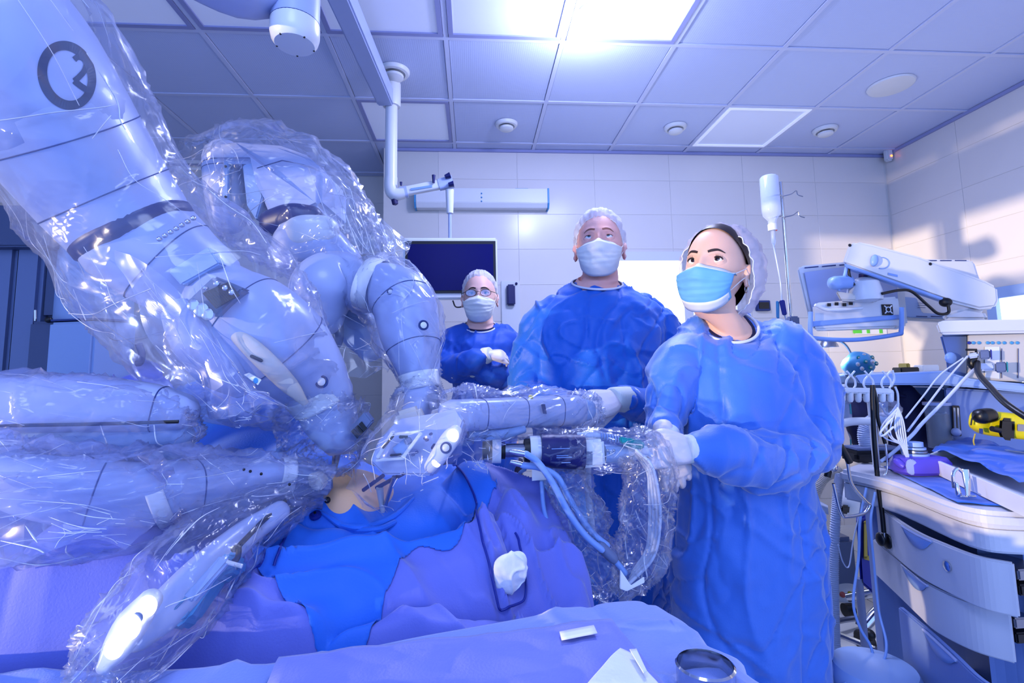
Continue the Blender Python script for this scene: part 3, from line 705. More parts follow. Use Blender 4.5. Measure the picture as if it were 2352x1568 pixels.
# ---------------------------------------------------------------- smaller person behind with glasses
Y0 = 2.58
rings = [(Wm(1102, 748, .01), mm(36), .068, .03), (Wm(1104, 756, .01), mm(56), .08, .02), (Wm(1106, 768, .01), mm(72), .10, .01), (Wm(1108, 790, .0), mm(76), .12, 0),
         (Wm(1108, 830, 0), mm(70), .13, 0), (Wm(1108, 890, 0), mm(68), .135, 0), (Wm(1108, 960, 0), mm(74), .14, 0), (Wm(1108, 1040, 0), mm(78), .145, 0), (Wm(1108, 1130, .0), mm(80), .15, 0)]
sl = [([Wm(1060, 772, .01), Wm(1040, 790, .0), Wm(1026, 825, -.03), Wm(1040, 848, -.10), Wm(1080, 832, -.19), Wm(1116, 818, -.20)], [.075, .072, .068, .064, .055, .044]),
      ([Wm(1152, 772, .01), Wm(1172, 790, .0), Wm(1186, 830, -.02), Wm(1172, 858, -.09), Wm(1130, 862, -.16), Wm(1092, 850, -.15)], [.075, .072, .070, .066, .055, .040])]
C0 = Wm(1099, 672, -.085)
nurse, Tn, fn = make_person('person', 'smaller person with glasses and crossed arms, standing in front of the wall screen', C0, rot_xyz(-.08, .06, .0), 1.10, 'skin_nurse', 'gown_nurse', False,
    'iris_blue', 'brow', (0, .1), 'mask_white', 'net_white', ((0, .014, .020), (.083, .106, .106), (0, .30, 1), 1.24, 1.75, 2.0),
    rings, sl, (Wm(1102, 748, .0), mm(35), .062, .03),
    [Wm(1102, 749, 0)+Vector((math.cos(a)*mm(37), math.sin(a)*.075, math.sin(a)*.04+.002)) for a in np.linspace(0, 2*PI, 16)[:-1]], tiny=True, voxel=.0045, folds=.9)
gl = MB()
for s in (-1, 1):
    c = Vector((s*.033, -.100, -.004)); gl.tube([Tn(c+Vector((math.cos(a)*.024, 0, math.sin(a)*.016))) for a in np.linspace(0, 2*PI, 24)], .0013, 6, cap=False)
    gl.tube([Tn((s*.057, -.098, .002)), Tn((s*.080, -.05, .004)), Tn((s*.083, .012, .0))], .0016, 6)
gl.tube([Tn((-.008, -.101, .0)), Tn((0, -.103, .003)), Tn((.008, -.101, .0))], .0014, 6)
go_ = gl.build('glasses', 'dark', nurse)
mat('lens', (160,205,255), .05, alpha=.25, spec=1.0)
for s in (-1, 1):
    MB().lathe([(.0005, 0), (.024, 0), (.024, .0012), (.0005, .0018)], (0,0,0), 20).build('lens', 'lens', go_).data.transform(Matrix.Translation(Tn((s*.033, -.1, -.004))) @ Matrix.Rotation(PI/2, 4, 'X') @ Matrix.Scale(.66, 4, (0,1,0)))
g = hand(PY(1122, 813, 2.36), (.9, .12, -.1), (0, -.8, .6), 1, [(.4,.5)]*4, 'glove', 'glove', nurse, L=.8, thumb=(.95,.25,-.1), voxel=.003)
cuff(PY(1112, 818, 2.38), PY(1128, 812, 2.36), .040, .032, g)
g = hand(PY(1086, 851, 2.42), (-.9, .05, .05), (0, -.8, .6), -1, [(.4,.5)]*4, 'glove', 'glove', nurse, L=.8, thumb=(.95,.25,-.1), voxel=.003)
cuff(PY(1096, 852, 2.43), PY(1080, 850, 2.42), .036, .030, g)
# ================================================================ overhead equipment
zb = 2.75
t = thing('monitor_boom', 'white ceiling boom beam with vertical pipe and jointed arm carrying the wall-side screen', 'boom', PZ(880, 245, zb))
p0, p1 = PZ(770, -40, zb), PZ(886, 225, zb)
dirb = (p1-p0).normalized(); p0b = p0-dirb*.6
MB().tube([p0b, p1], [(.048,.055)]*2, 4, sq=2).build('beam', 'robot_white', t, smooth=False, bevel=.006) if False else None
sd = dirb.cross(Vector((0,0,1))); b = MB(); b.loft([[q+sd*(.045*sx)+Vector((0,0,.05*sz)) for sx, sz in ((-1,-1),(1,-1),(1,1),(-1,1))] for q in (p0b, p1)]); b.build('beam', 'robot_white', t, smooth=False, bevel=.008)
pe = p1+dirb*.03; e1 = PZ(897, 262, zb-.05)
py_ = pe.y; A_ = Vector((pe.x+.02, py_, zb-.06)); bot = PY(898, 432, py_)
X0 = bot.x; A_ = Vector((X0, py_, zb-.03))
MB().lathe([(.001,.12),(.045,.12),(.052,.10),(.052,-.02),(.048,-.035),(.001,-.035)], (X0, py_, zb), 28).build('swivel', 'white_plastic', t)
elb = bot.copy()
MB().tube([(X0, py_, zb-.03), (X0, py_, elb.z+.06)], .034, 24).build('pipe', 'white_plastic', t)
MB().tube([(X0, py_, elb.z+.062), (X0, py_, elb.z), (X0+.02, py_, elb.z-.035), PY(930, 443, py_)], [.036, .037, .037, .03], 20, smooth=14).build('elbow', 'white_plastic', t)
MB().tube([PY(905, 452, py_), PY(908, 470, py_)], [(.022,.022),(.018,.018)], 4, round_ends=0).build('end_clamp', 'navy_plastic', t, bevel=.003)
a1, a2 = PY(928, 440, py_), PY(1010, 424, py_)
MB().tube([a1, a2], [(.018,.026),(.02,.027)], 16, sq=4).build('spring_arm', 'white_plastic', t)
MB().tube([PY(920,443,py_), PY(936,440,py_)], [(.024,.033)]*2, 14, sq=3).build('hinge', 'robot_white', t)
hg = MB().tube([PY(1008,425,py_), PY(1040,417,py_)], [(.024,.032),(.026,.036)], 16, sq=3.5).build('hinge', 'robot_white', t)
for (ax, ay, bx, by, r) in ((996,420,996,402,.008),(1022,406,1034,402,.014),(1030,424,1042,422,.014),(921,426,921,418,.006)):
    MB().tube([PY(ax,ay,py_-.03), PY(bx,by,py_-.03)], [r*.8, r*1.25], 12).build('knob', 'navy_plastic', t)
d0 = PY(1033, 436, py_); d1 = PY(1033, 490, py_); d2 = PY(1034, 560, py_)
MB().tube([d0, (d0.x, d0.y, d1.z)], [.024, .019], 20).build('drop_tube', 'white_plastic', t)
MB().tube([(d0.x, d0.y, d1.z+.01), (d0.x, d0.y, d2.z)], .010, 14).build('drop_rod', 'robot_white', t)
MB().box(PY(968, 431, py_-.022), (.12, .003, .012), Matrix.Rotation(-.17, 3, 'Y')).build('label', 'tube_blue', t, smooth=False)
# screen
YM = py_-.04
c = [PY(922, 548, YM), PY(1138, 545, YM), PY(1146, 682, YM), PY(930, 690, YM)]
cx = sum((q.x for q in c))/4; cz = sum((q.z for q in c))/4; wM = c[1].x-c[0].x; hM = c[0].z-c[3].z
t = thing('screen', 'flat dark blue screen in white frame hanging behind the smaller person', 'monitor', (cx, YM, cz-hM/2))
MB().box((cx, YM+.02, cz), (wM, .045, hM)).build('casing', 'white_plastic', t, smooth=False, bevel=.008)
MB().box((cx+.002, YM-.004, cz+.006), (wM-.022, .008, hM-.052)).build('bezel', 'dark', t, smooth=False, bevel=.001)
MB().box((cx+.002, YM-.0095, cz+.004), (wM-.05, .003, hM-.085)).build('display', 'screen', t, smooth=False)
MB().tube([PY(1040,690,YM+.02), PY(1048,705,YM+.02), PY(1072,702,YM+.02)], .004, 8, smooth=10).build('cable', 'dark', t)
# germicidal lamp box on the far wall
c0, c1 = PY(951, 431, WALLY-.1), PY(1262, 476, WALLY-.1)
cx, cz = (c0.x+c1.x)/2, (c0.z+c1.z)/2; wL, hL = c1.x-c0.x, c0.z-c1.z
t = thing('wall_lamp_box', 'long white lamp box fixed high on the far wall above the screen', 'wall lamp', (cx, WALLY-.05, cz))
b = MB(); prof = [(-.045, hL/2), (.05, hL/2), (.05, -hL/2), (-.02, -hL/2), (-.045, -hL/2+.035)]
b.loft([[Vector((x, WALLY-.058+y, cz+z)) for y, z in prof] for x in (c0.x+.012, c1.x-.012)]); b.build('casing', 'white_plastic', t, smooth=False, bevel=.003)
for x in (c0.x, c1.x-.012):
    MB().loft([[Vector((x+k, WALLY-.058+y*1.06, cz+z*1.06)) for y, z in prof] for k in (0, .013)]).build('end_cap', 'tube_blue' if False else 'cyan_part', t, smooth=False, bevel=.002)
for k in (-1, 0, 1): MB().sphere(PY(1106, 453+9*k, WALLY-.106), .006, 10, 8).build('indicator', 'cyan_part', t)
MB().box((PY(1198,428,WALLY-.06).x, WALLY-.06, cz+hL/2+.006), (.1, .03, .012)).build('bracket', 'cyan_part', t, smooth=False, bevel=.002)
# wall handset
q = PY(1173, 678, WALLY-.03); t = thing('wall_handset', 'dark handset on a white wall plate between the two standing persons', 'phone', (q.x, WALLY-.02, q.z))
MB().box((q.x+.0, WALLY-.012, q.z-.1), (.14, .02, .42)).build('plate', 'white_plastic', t, smooth=False, bevel=.004)
MB().box((q.x, WALLY-.045, q.z), (.062, .045, .155)).build('handset', 'navy_plastic', t, bevel=.010)
MB().sphere(PY(1186, 651, WALLY-.03), .010, 12, 8).build('screw', 'navy_plastic', t)
# big boom arm upper left
t = thing('boom_arm', 'large smooth white overhead boom arm with a hanging cylinder at top left', 'boom', PY(676, 110, 1.22))
YB = 1.22; bc = PY(677, 100, YB); rB = M_(57, YB)*.98
MB().lathe([(.001,-.005),(rB*.80,-.004),(rB*.93,.006),(rB,.022),(rB*1.0,.05),(rB,.052)], (bc.x, bc.y, bc.z), 40).build('end_cap', 'white_plastic', t)
MB().lathe([(rB*.985,.05),(rB*.985,.30),(rB*.98,CZ-bc.z-.02),(.001,CZ-bc.z-.02)], (bc.x, bc.y, bc.z), 40).build('column', 'robot_white', t)
MB().tube([(bc.x, bc.y, bc.z+.16), PY(560, -20, YB-.06), PY(380, -120, YB-.2), PY(150, -260, YB-.35), PY(150, -260, YB-.35)+Vector((-.5,-.25,.05))], [(rB*.9, rB*.85), (rB*.95, rB*.8), (rB*1.05, rB*.9), (rB*1.1, rB), (rB*1.1, rB)], 24, smooth=20, sq=4, round_ends=4).build('arm', 'robot_white', t)
for k in range(5):
    a = .5+2*PI*k/5; MB().sphere((bc.x+math.cos(a)*rB*.78, bc.y+math.sin(a)*rB*.78, bc.z-.0035), .0028, 8, 6).build('screw', 'dark', t)
seam(t, [Vector((bc.x+rB*.99*math.cos(a), bc.y+rB*.99*math.sin(a), bc.z+.052)) for a in np.linspace(0, 2*PI, 40)[:-1]])
# pipe-box on far left wall seen between the arms
q = PY(420, 345, 3.9); t = thing('wall_unit', 'white wall unit just under the ceiling behind the robot arms', 'air unit', (q.x-.2, 4.2, q.z))
MB().box((q.x-.2, 4.15, q.z), (.9, .22, .18)).build('casing', 'white_plastic', t, smooth=False, bevel=.015)
MB().box((q.x-.2, 4.035, q.z-.06), (.8, .01, .02)).build('outlet_slot', 'robot_grey', t, smooth=False)
# ================================================================ robot tower
YT = 2.0; mt = lambda n_: M_(n_, YT)
t = thing('robot_tower', 'grey and pale blue upright robot tower at the left edge behind the arms', 'robot tower', (PY(150, 800, YT).x, YT+.1, 0))
def tbox(name, x0, y0, x1, y1, dep, m, yo=0, bevel=.006, z0=None):
    a, b = PY(x0, y0, YT+yo), PY(x1, y1, YT+yo); xa, xb = min(a.x, b.x), max(a.x, b.x)
    zt = a.z; zbm = z0 if z0 is not None else b.z
    return MB().box(((xa+xb)/2, YT+yo+dep/2, (zt+zbm)/2), (xb-xa, dep, zt-zbm)).build(name, m, t, smooth=False, bevel=bevel)
tbox('head_block', -60, 470, 108, 566, .3, 'column_grey', -.05)
tbox('back_panel', -120, 560, 150, 870, .1, 'dark', .16, z0=.1)
for (xa, xb) in ((-60, 12), (36, 74)):
    tbox('rail', xa, 560, xb, 870, .14, 'robot_grey', .0, .014, z0=.1)
tbox('rail', 100, 560, 148, 735, .1, 'column_grey', .02, .02)
cxl = PY(222, 660, YT+.1)
MB().tube([(cxl.x, YT+.1, PY(222, 736, YT).z-.01), (cxl.x, YT+.1, PY(222, 470, YT).z)], mt(72), 32).build('cylinder', 'column_box', t)
for k in range(3):
    MB().box(PY(151, 664+12*k, YT-.002+.1-mt(50)), (.02, .003, .010)).build('label', 'dark', t, smooth=False)
tbox('side_box', 66, 738, 120, 900, .2, 'column_grey', -.02, .01, z0=.12)
poly = [PY(116, 740, YT-.06), PY(215, 740, YT-.10), PY(312, 740, YT+.0), PY(312, 740, YT+.25), PY(116, 740, YT+.25)]
zt = poly[0].z; poly = [Vector((q.x, q.y, zt)) for q in poly]
MB().prism(poly, (0, 0, -(zt-.12))).build('front_box', 'column_box', t, smooth=False, bevel=.008)
MB().prism([q+Vector((0,0,.004)) for q in poly], (0,0,.006)).build('lid_edge', 'seam', t, smooth=False)
tbox('base', -80, 1250, 330, 1300, .5, 'column_grey', -.12, .02, z0=.0)
MB().tube([PY(81, 737, YT-.05), PY(81, 712, YT-.05)], .004, 8).build('pin', 'chrome', t)
MB().sphere(PY(112, 734, YT-.04), .012, 12, 8).build('screw', 'dark', t)
MB().tube([PY(318, 790, YT), PY(326, 812, YT), PY(322, 832, YT), PY(314, 834, YT)], .012, 10, smooth=10).build('hook', 'navy_plastic', t)
# ================================================================ robot arms (each built in place)
def arm_tube(pts, name, m, parent, n=36, sm=24, sq=2.4, re=4, aspect=1.0, bump=None):
    """pts: (px, py, Y, radius in px [, vertical/depth aspect])"""
    mb = MB(); P = [PY(a, b, Y) for (a, b, Y, r) in pts]; R = [(M_(r, Y), M_(r, Y)*aspect) for (a, b, Y, r) in pts]
    mb.tube(P, R, n, smooth=sm, sq=sq, round_ends=re, upv=(.1, 1, .05))
    o = mb.build(name, m, parent, ang=60); o_r = mb; return o, mb
def ringseam(parent, mb, k, grow=1.004, r=.0011, m='seam', name='seam'):
    rg = mb.rings[k]; c = sum((Vector(p) for p in rg), Vector())/len(rg)
    return MB().tube([c+(Vector(p)-c)*grow for p in rg]+[c+(Vector(rg[0])-c)*grow], r, 5, cap=False).build(name, m, parent)
def band(parent, pts, grow_px, name='tape_band', m='white_tape', k0=0, k1=None, thick=.0012):
    mb = MB(); P = [PY(a, b, Y) for (a, b, Y, r) in pts]; R = [M_(r+grow_px, Y) for (a, b, Y, r) in pts]
    mb.tube(P, R, 44, smooth=8, cap=False, upv=(.1,1,.05))
    return mb.build(name, m, parent, solid=thick, ang=180)
def crumple(amp=.006, f=14, seed=0):
    def fn(co, no):
        q = co+seed*3.7
        a = (1-np.abs(vnoise(q*f)))**3*1.6-.6+.35*(1-np.abs(vnoise(q*f*2.3+5)))**4-.15
        return no*(a*amp)[:,None]
    return fn
def creases(o, R_, C_, wrap, count, seed, lw=.0011):
    """sharp folds of the plastic: thin whitish ribs that stand in for bright highlight streaks"""
    me = o.data; co = np.empty(len(me.vertices)*3); me.vertices.foreach_get('co', co); G = co.reshape(R_, C_, 3); rr = np.random.RandomState(seed+100); mb = MB()
    for k in range(count):
        i, j = rr.uniform(.02, .9)*R_, rr.uniform(0, 1)*C_; a = rr.normal(0, .55)+(0 if rr.rand() < .75 else 1.4); L = int(rr.uniform(6, 26)); pts = []
        for q in range(L):
            ii, jj = int(round(i)), int(round(j))
            if ii < 0 or ii >= R_ or ((jj < 0 or jj >= C_) and not wrap): break
            pts.append(G[ii, jj % C_]); i += math.cos(a); j += math.sin(a); a += rr.normal(0, .06)
        if len(pts) > 4:
            pts = catmull(np.array(pts[::7]+[pts[-1]]), len(pts)+4); w_ = lw*rr.uniform(.35, 1.25); mb.tube([tuple(p) for p in pts], [(w_*(.15+math.sin(PI*q/(len(pts)-1))), w_*.5) for q in range(len(pts))], 5)
    c = mb.build('fold_highlights', 'film_highlight', o, ang=180); c['kind'] = 'stuff'
def sleeve(name, label, pts, m='film_milky', amp=.008, f=11, seed=0, n=90, sm=70, cap=False, parent=None, wob=.10, sq=2.0):
    """loose clear plastic around an arm"""
    mb = MB(); P = [PY(a, b, Y) for (a, b, Y, r) in pts]; R = [M_(r, Y) for (a, b, Y, r) in pts]
    mb.tube(P, R, n, smooth=sm, cap=cap, upv=(.1,1,.05), sq=sq)
    NR = len(mb.rings)
    def fn(co, no):
        big = fbm(co*4.5+seed*2.1, 2)*wob*.12
        ii = np.repeat(np.arange(NR), n)/NR; aa = np.tile(np.arange(n), NR)*2*PI/n+.8*vnoise(np.stack([ii*6, ii*0+seed, ii*0], 1))
        pp = np.stack([np.cos(aa)*2.6, np.sin(aa)*2.6, ii*5.0+seed*3], 1)
        st = (1-np.abs(vnoise(pp)))**6*1.5-(1-np.abs(vnoise(pp*1.7+20)))**6+.6*(1-np.abs(vnoise(pp*3.1+3)))**5
        return crumple(amp*.6, f, seed)(co, no)+no*(big+st*amp*1.1)[:,None]
    o = mb.build(name, m, parent, ang=180, disp=fn); creases(o, NR, n, True, int(NR*.42), seed)
    if label and not parent: tag(o, label, 'plastic cover')
    return o
def decal(target_bvh, c, ux, uy, nrm, polys, name, m, parent, off=.0012):
    """flat print wrapped on a surface: polys in local 2-D (metres)"""
    b = MB(); nrm = Vector(nrm).normalized()
    for poly in polys:
        V = []
        for (x, y) in poly:
            o = Vector(c)+Vector(ux)*x+Vector(uy)*y; h = target_bvh.ray_cast(o+nrm*.3, -nrm)
            V.append((h[0]+nrm*off) if h[0] else o)
        b.add(V, [tuple(range(len(V)))])
    return b.build(name, m, parent, smooth=False)
def bvh_of(o): 
    me = o.data; return BVHTree.FromPolygons([Vector(v.co) for v in me.vertices], [tuple(p.vertices) for p in me.polygons])
def strip(pts, w):
    """2-D polyline -> quads"""
    P = np.array(pts, float); T = np.gradient(P, axis=0); T /= np.linalg.norm(T, axis=1)[:,None]+1e-9; N = np.stack([-T[:,1], T[:,0]], 1)
    L = P+N*w/2; R = P-N*w/2; return [[tuple(L[i]), tuple(L[i+1]), tuple(R[i+1]), tuple(R[i])] for i in range(len(P)-1)]
# ---- arm A: circled two
t = thing('robot_manipulator', 'big white robot arm marked with a circled 2, slanting down from the upper left', 'robot arm', PY(330, 500, 1.0))
capo, mb = arm_tube([(-50, 10, .80, 160), (25, 120, .82, 166), (112, 255, .865, 156)], 'upper_housing', 'robot_white', t, n=56, sq=2.3)

o, mb = arm_tube([(112, 256, .865, 151), (165, 335, .90, 142), (240, 440, .95, 128), (300, 515, .98, 118)], 'upper_link', 'robot_white', t, n=48, sq=2.6, re=3)
o_link = o; ringseam(t, mb, 9); ringseam(t, mb, 19)
arm_tube([(303, 520, .98, 121), (316, 538, .985, 120)], 'joint_band', 'navy_plastic', t, n=40, sm=4, re=1)
for k in range(7):
    a = 3.9+.17*k; q = PY(366+13*k, 549-8*k, .876); MB().sphere(q, .0045, 10, 8).build('joint_screw', 'chrome', t)
o, mb = arm_tube([(318, 540, .99, 116), (390, 600, 1.01, 106), (450, 640, 1.03, 92)], 'elbow_housing', 'robot_white', t, n=44, sq=2.8, re=3)
ringseam(t, mb, 14)
MB().prism([PY(385, 622, .93), PY(478, 565, .93), PY(505, 605, .93), PY(415, 655, .93)], (0, .03, 0)).build('cover_plate', 'light_blue', t, smooth=False, bevel=.003)
# open belt bay
MB().prism([PY(425, 694, .895), PY(490, 632, .895), PY(560, 662, .895), PY(492, 728, .895)], (0, .06, 0)).build('belt_bay', 'robot_grey', t, smooth=False, bevel=.004)
for k in range(12):
    u = k/11; a = PY(470+40*u*1.3, 672-22*u, .885); b_ = PY(500+36*u*1.3, 706-26*u, .885); 
    MB().tube([a, b_], .0035, 6).build('belt_tooth', 'dark', t)
for (x, y, r) in ((448,702,.010),(466,712,.012),(480,722,.010),(500,652,.005),(520,662,.005),(475,662,.004),(535,672,.005)):
    MB().lathe([(.0005,0),(r,0),(r,.006),(r*.5,.008),(.0005,.008)], (0,0,0), 14).build('bolt', 'chrome', t).data.transform(Matrix.Translation(PY(x, y, .888)) @ Matrix.Rotation(PI/2, 4, 'X'))
lo, mbl = arm_tube([(520, 690, 1.0, 84), (580, 735, 1.0, 102), (650, 800, 1.03, 104), (705, 856, 1.06, 84), (740, 902, 1.08, 66)], 'lower_link', 'robot_white', t, n=56, sq=2.3, sm=40)
ringseam(t, mbl, 11); ringseam(t, mbl, 24)
# side shells
arm_tube([(400, 710, .94, 34), (440, 770, .93, 52), (500, 845, .94, 50), (560, 895, .97, 26)], 'side_shell', 'robot_white', t, sq=2.2, aspect=.45)
arm_tube([(520, 750, .93, 12), (590, 810, .92, 22), (660, 880, .95, 20), (700, 925, .99, 8)], 'edge_shell', 'beige', t, sq=2.2, aspect=.6)
def button(px, py, Y, r, parent, nrm=(-.1,-1,.15)):
    q = Vector((0,0,1)).rotation_difference(Vector(nrm).normalized()).to_matrix()
    o = MB().lathe([(r*.75,0),(r*1.25,0),(r*1.3,.003),(r*1.05,.004),(r*.8,.001)], PY(px,py,Y), 24, q).build('button_ring', 'seam', parent)
    return MB().lathe([(.0003,-.001),(r*.8,-.001),(r*.8,.004),(r*.5,.006),(.0003,.0065)], PY(px,py,Y), 24, q).build('button', 'white_plastic', parent)
button(740, 877, 1.0, .0095, t)
q = PY(590, 748, .92); MB().tube([PY(578, 818, .91), PY(600, 828, .91)], .003, 8, round_ends=2).build('latch', 'dark', t)
band(t, [(726, 892, 1.075, 70), (745, 925, 1.085, 62)], 4)
arm_tube([(745, 920, 1.085, 58), (762, 965, 1.09, 54), (778, 1000, 1.09, 44)], 'wrist', 'robot_white', t, re=2, sq=3)
MB().prism([PY(800, 985, 1.03), PY(838, 945, 1.03), PY(856, 968, 1.03), PY(818, 1015, 1.03)], (0, .03, 0)).build('instrument_mount', 'robot_grey', t, smooth=False, bevel=.003)
for k in range(3): MB().prism([PY(806+9*k, 990-8*k, 1.025), PY(812+9*k, 984-8*k, 1.025), PY(826+8*k, 1000-8*k, 1.025), PY(820+8*k, 1007-8*k, 1.025)], (0, .006, 0)).build('mount_slot', 'dark', t, smooth=False)
MB().tube([PY(780, 1005, 1.09), PY(766, 1085, 1.10)], [.012, .005], 14).build('cannula', 'steel', t)
MB().prism([PY(560, 860, .90), PY(572, 856, .90), PY(600, 872, .90), PY(592, 884, .90)], (0, .002, 0)).build('tag', 'label_white', t, smooth=False)
MB().sphere(PY(587, 874, .899), (.004, .001, .005), 10, 8).build('drop_mark', 'cyan_part', t)
bv = BVHTree.FromPolygons([Vector(v.co) for q_ in (capo, o_link) for v in q_.data.vertices], [tuple(p.vertices) for p in capo.data.polygons]+[tuple(i_+len(capo.data.vertices) for i_ in p.vertices) for p in o_link.data.polygons]); cN = (CAM-PY(160, 165, .8)).normalized()
uxd = rt.copy(); uyd = up.copy(); pc = PY(156, 174, .72); kx = M_(1, .72)
circ = [(-66*math.cos(a)*kx*(1.0), 80*math.sin(a)*kx) for a in np.linspace(0, 2*PI, 60)]
circ = [(x*.93+y*-.10, y*.93) for x, y in circ]
two = [(-4,40),(6,47),(20,44),(27,30),(22,12),(8,-4),(-4,-14)]; two2 = [(-4,-13),(12,-26),(30,-38)]
P2 = strip([(x*kx, y*kx) for x, y in catmull(two, 22)], 15*kx)+strip([(x*kx*1.0, y*kx) for x, y in catmull(two2, 6)], 15*kx)
decal(bv, pc, uxd, uyd, cN, strip(circ, 23*kx), 'printed_circle', 'navy_print', t)
decal(bv, pc+uxd*.012, uxd, uyd, cN, P2, 'printed_number', 'navy_print', t)
# ---- arm B behind
t = thing('robot_manipulator', 'second robot arm behind, arching over to the right with a white strap and tape band', 'robot arm', PY(700, 600, 1.5))
MB().prism([PY(462, 345, 1.55), PY(480, 326, 1.55), PY(545, 322, 1.55), PY(640, 330, 1.52), PY(700, 352, 1.5), PY(738, 385, 1.5), PY(735, 470, 1.48), PY(700, 488, 1.48), PY(622, 508, 1.48), PY(590, 430, 1.5), PY(568, 372, 1.5), PY(462, 372, 1.55)], (.02, .24, 0)).build('top_housing', 'robot_white', t, smooth=False, bevel=.014, seg=3)
o, mb = arm_tube([(515, 365, 1.6, 44), (518, 430, 1.6, 44), (525, 500, 1.6, 38)], 'cylinder', 'robot_white', t, re=3, sq=2.2)
ringseam(t, mb, 8); ringseam(t, mb, 6)
MB().prism([PY(511, 372, 1.53), PY(525, 372, 1.53), PY(525, 462, 1.53), PY(511, 462, 1.53)], (0, .02, 0)).build('cover_strip', 'light_blue', t, smooth=False, bevel=.003)
for yy in (382, 452): MB().sphere(PY(518, yy, 1.528), .004, 8, 6).build('screw', 'dark', t)
MB().prism([PY(556, 378, 1.5), PY(588, 372, 1.5), PY(604, 450, 1.5), PY(588, 505, 1.5), PY(566, 470, 1.5)], (0, .08, 0)).build('web_plate', 'light_blue', t, smooth=False, bevel=.004)
seam(t, [PY(590, 386, 1.492), PY(648, 368, 1.492), PY(700, 378, 1.492), PY(648, 369, 1.492)], .0012)
arm_tube([(628, 512, 1.46, 30), (672, 500, 1.44, 32), (715, 498, 1.44, 26)], 'joint_ring', 'navy_plastic', t, aspect=1, sq=2.4)
arm_tube([(672, 545, 1.40, 30), (700, 535, 1.38, 38), (745, 530, 1.38, 34)], 'joint_collar', 'white_plastic', t, sq=3)
arm_tube([(690, 565, 1.42, 60), (740, 575, 1.42, 62), (790, 600, 1.42, 40)], 'shoulder', 'robot_white', t, sq=2.6)
arm_tube([(735, 720, 1.30, 54), (745, 665, 1.30, 74), (785, 640, 1.32, 62), (830, 650, 1.32, 44)], 'forearm_head', 'robot_white', t, sq=2.2)
arm_tube([(800, 660, 1.36, 40), (850, 650, 1.36, 44)], 'connector', 'light_blue', t, sq=3)
pl = [(832, 668, 1.30, 50), (885, 664, 1.28, 60), (925, 690, 1.25, 68), (942, 765, 1.22, 64), (958, 830, 1.2, 50), (965, 872, 1.19, 40)]
o, mb = arm_tube(pl, 'forearm', 'robot_white', t, n=48, sm=50, sq=2.4)
ringseam(t, mb, 24); ringseam(t, mb, 38); ringseam(t, mb, 12)
button(972, 747, 1.13, .009, t, (.4,-1,.1)); button(897, 670, 1.18, .006, t)
st = []
for k in range(25):
    a = 2*PI*k/24; st.append(PY(853+26*math.cos(a)+18*math.sin(a)*-1, 652+58*math.sin(a), 1.285+.075*math.cos(a)*1.0+.0))
b = MB(); b.grid([[p+Vector((-.017,0,.004)) for p in st], [p+Vector((.017,0,-.004)) for p in st]]).build('strap', 'white_tape', t, solid=.0018, ang=180)
band(t, [(961, 858, 1.19, 44), (967, 894, 1.185, 40)], 1)
arm_tube([(966, 888, 1.185, 36), (962, 925, 1.17, 32), (950, 955, 1.15, 28)], 'wrist', 'robot_white', t, re=2, sq=3.4)
MB().prism([PY(980, 905, 1.12), PY(1004, 900, 1.12), PY(1010, 938, 1.12), PY(988, 942, 1.12)], (0, .05, 0)).build('side_slot', 'robot_grey', t, smooth=False, bevel=.003)
# lower bracket visible under the forearm
arm_tube([(800, 700, 1.42, 26), (830, 760, 1.42, 44), (850, 800, 1.42, 30)], 'lower_bracket', 'light_blue', t, sq=2.6)
arm_tube([(780, 740, 1.36, 8), (775, 780, 1.36, 12), (762, 810, 1.36, 8)], 'link_plate', 'robot_grey', t, sq=3)
# ---- arm C lower left
t = thing('robot_manipulator', 'third robot arm lying low at the left edge, reaching under plastic to the bare skin', 'robot arm', PY(250, 1050, .9))
o, mb = arm_tube([(-120, 930, .88, 62), (150, 925, .88, 60), (330, 935, .9, 52), (410, 945, .91, 40)], 'upper_link', 'robot_white', t, n=44, sq=3, sm=30)
ringseam(t, mb, 27)
arm_tube([(-120, 1030, .90, 54), (200, 1022, .90, 50), (400, 1010, .92, 40)], 'lower_link', 'light_blue', t, n=40, sq=3.2)
MB().tube([PY(-60, 978, .84), PY(200, 974, .84), PY(410, 968, .86)], .003, 6, smooth=10).build('gap_line', 'dark', t)
o, mb = arm_tube([(-20, 1090, .80, 46), (120, 1120, .81, 62), (260, 1135, .84, 64), (400, 1128, .88, 60), (520, 1112, .93, 52), (640, 1100, .98, 40)], 'forearm', 'robot_white', t, n=44, sm=36, sq=2.7)
ringseam(t, mb, 16); ringseam(t, mb, 28)
band(t, [(345, 1142, .866, 68), (384, 1126, .876, 64)], 3)
band(t, [(640, 1096, .978, 38), (672, 1098, .99, 35)], 3)
arm_tube([(660, 1100, .985, 34), (705, 1106, 1.0, 30), (742, 1114, 1.01, 22)], 'wrist', 'robot_grey', t, re=2, sq=3)
MB().prism([PY(705, 1090, .965), PY(730, 1092, .965), PY(744, 1112, .965), PY(735, 1130, .965), PY(710, 1120, .965)], (0, .04, 0)).build('instrument_mount', 'beige', t, smooth=False, bevel=.003)
MB().tube([PY(735, 1118, 1.0), PY(762, 1122, 1.06)], [.009, .005], 12).build('cannula', 'steel', t)
MB().sphere(PY(752, 1148, 1.0), .006, 10, 8).build('knob', 'dark', t)
for (x, y) in ((575, 1082), (600, 1088), (560, 1078), (665,1112)): MB().sphere(PY(x, y, .895), .0025, 8, 6).build('screw', 'dark', t)
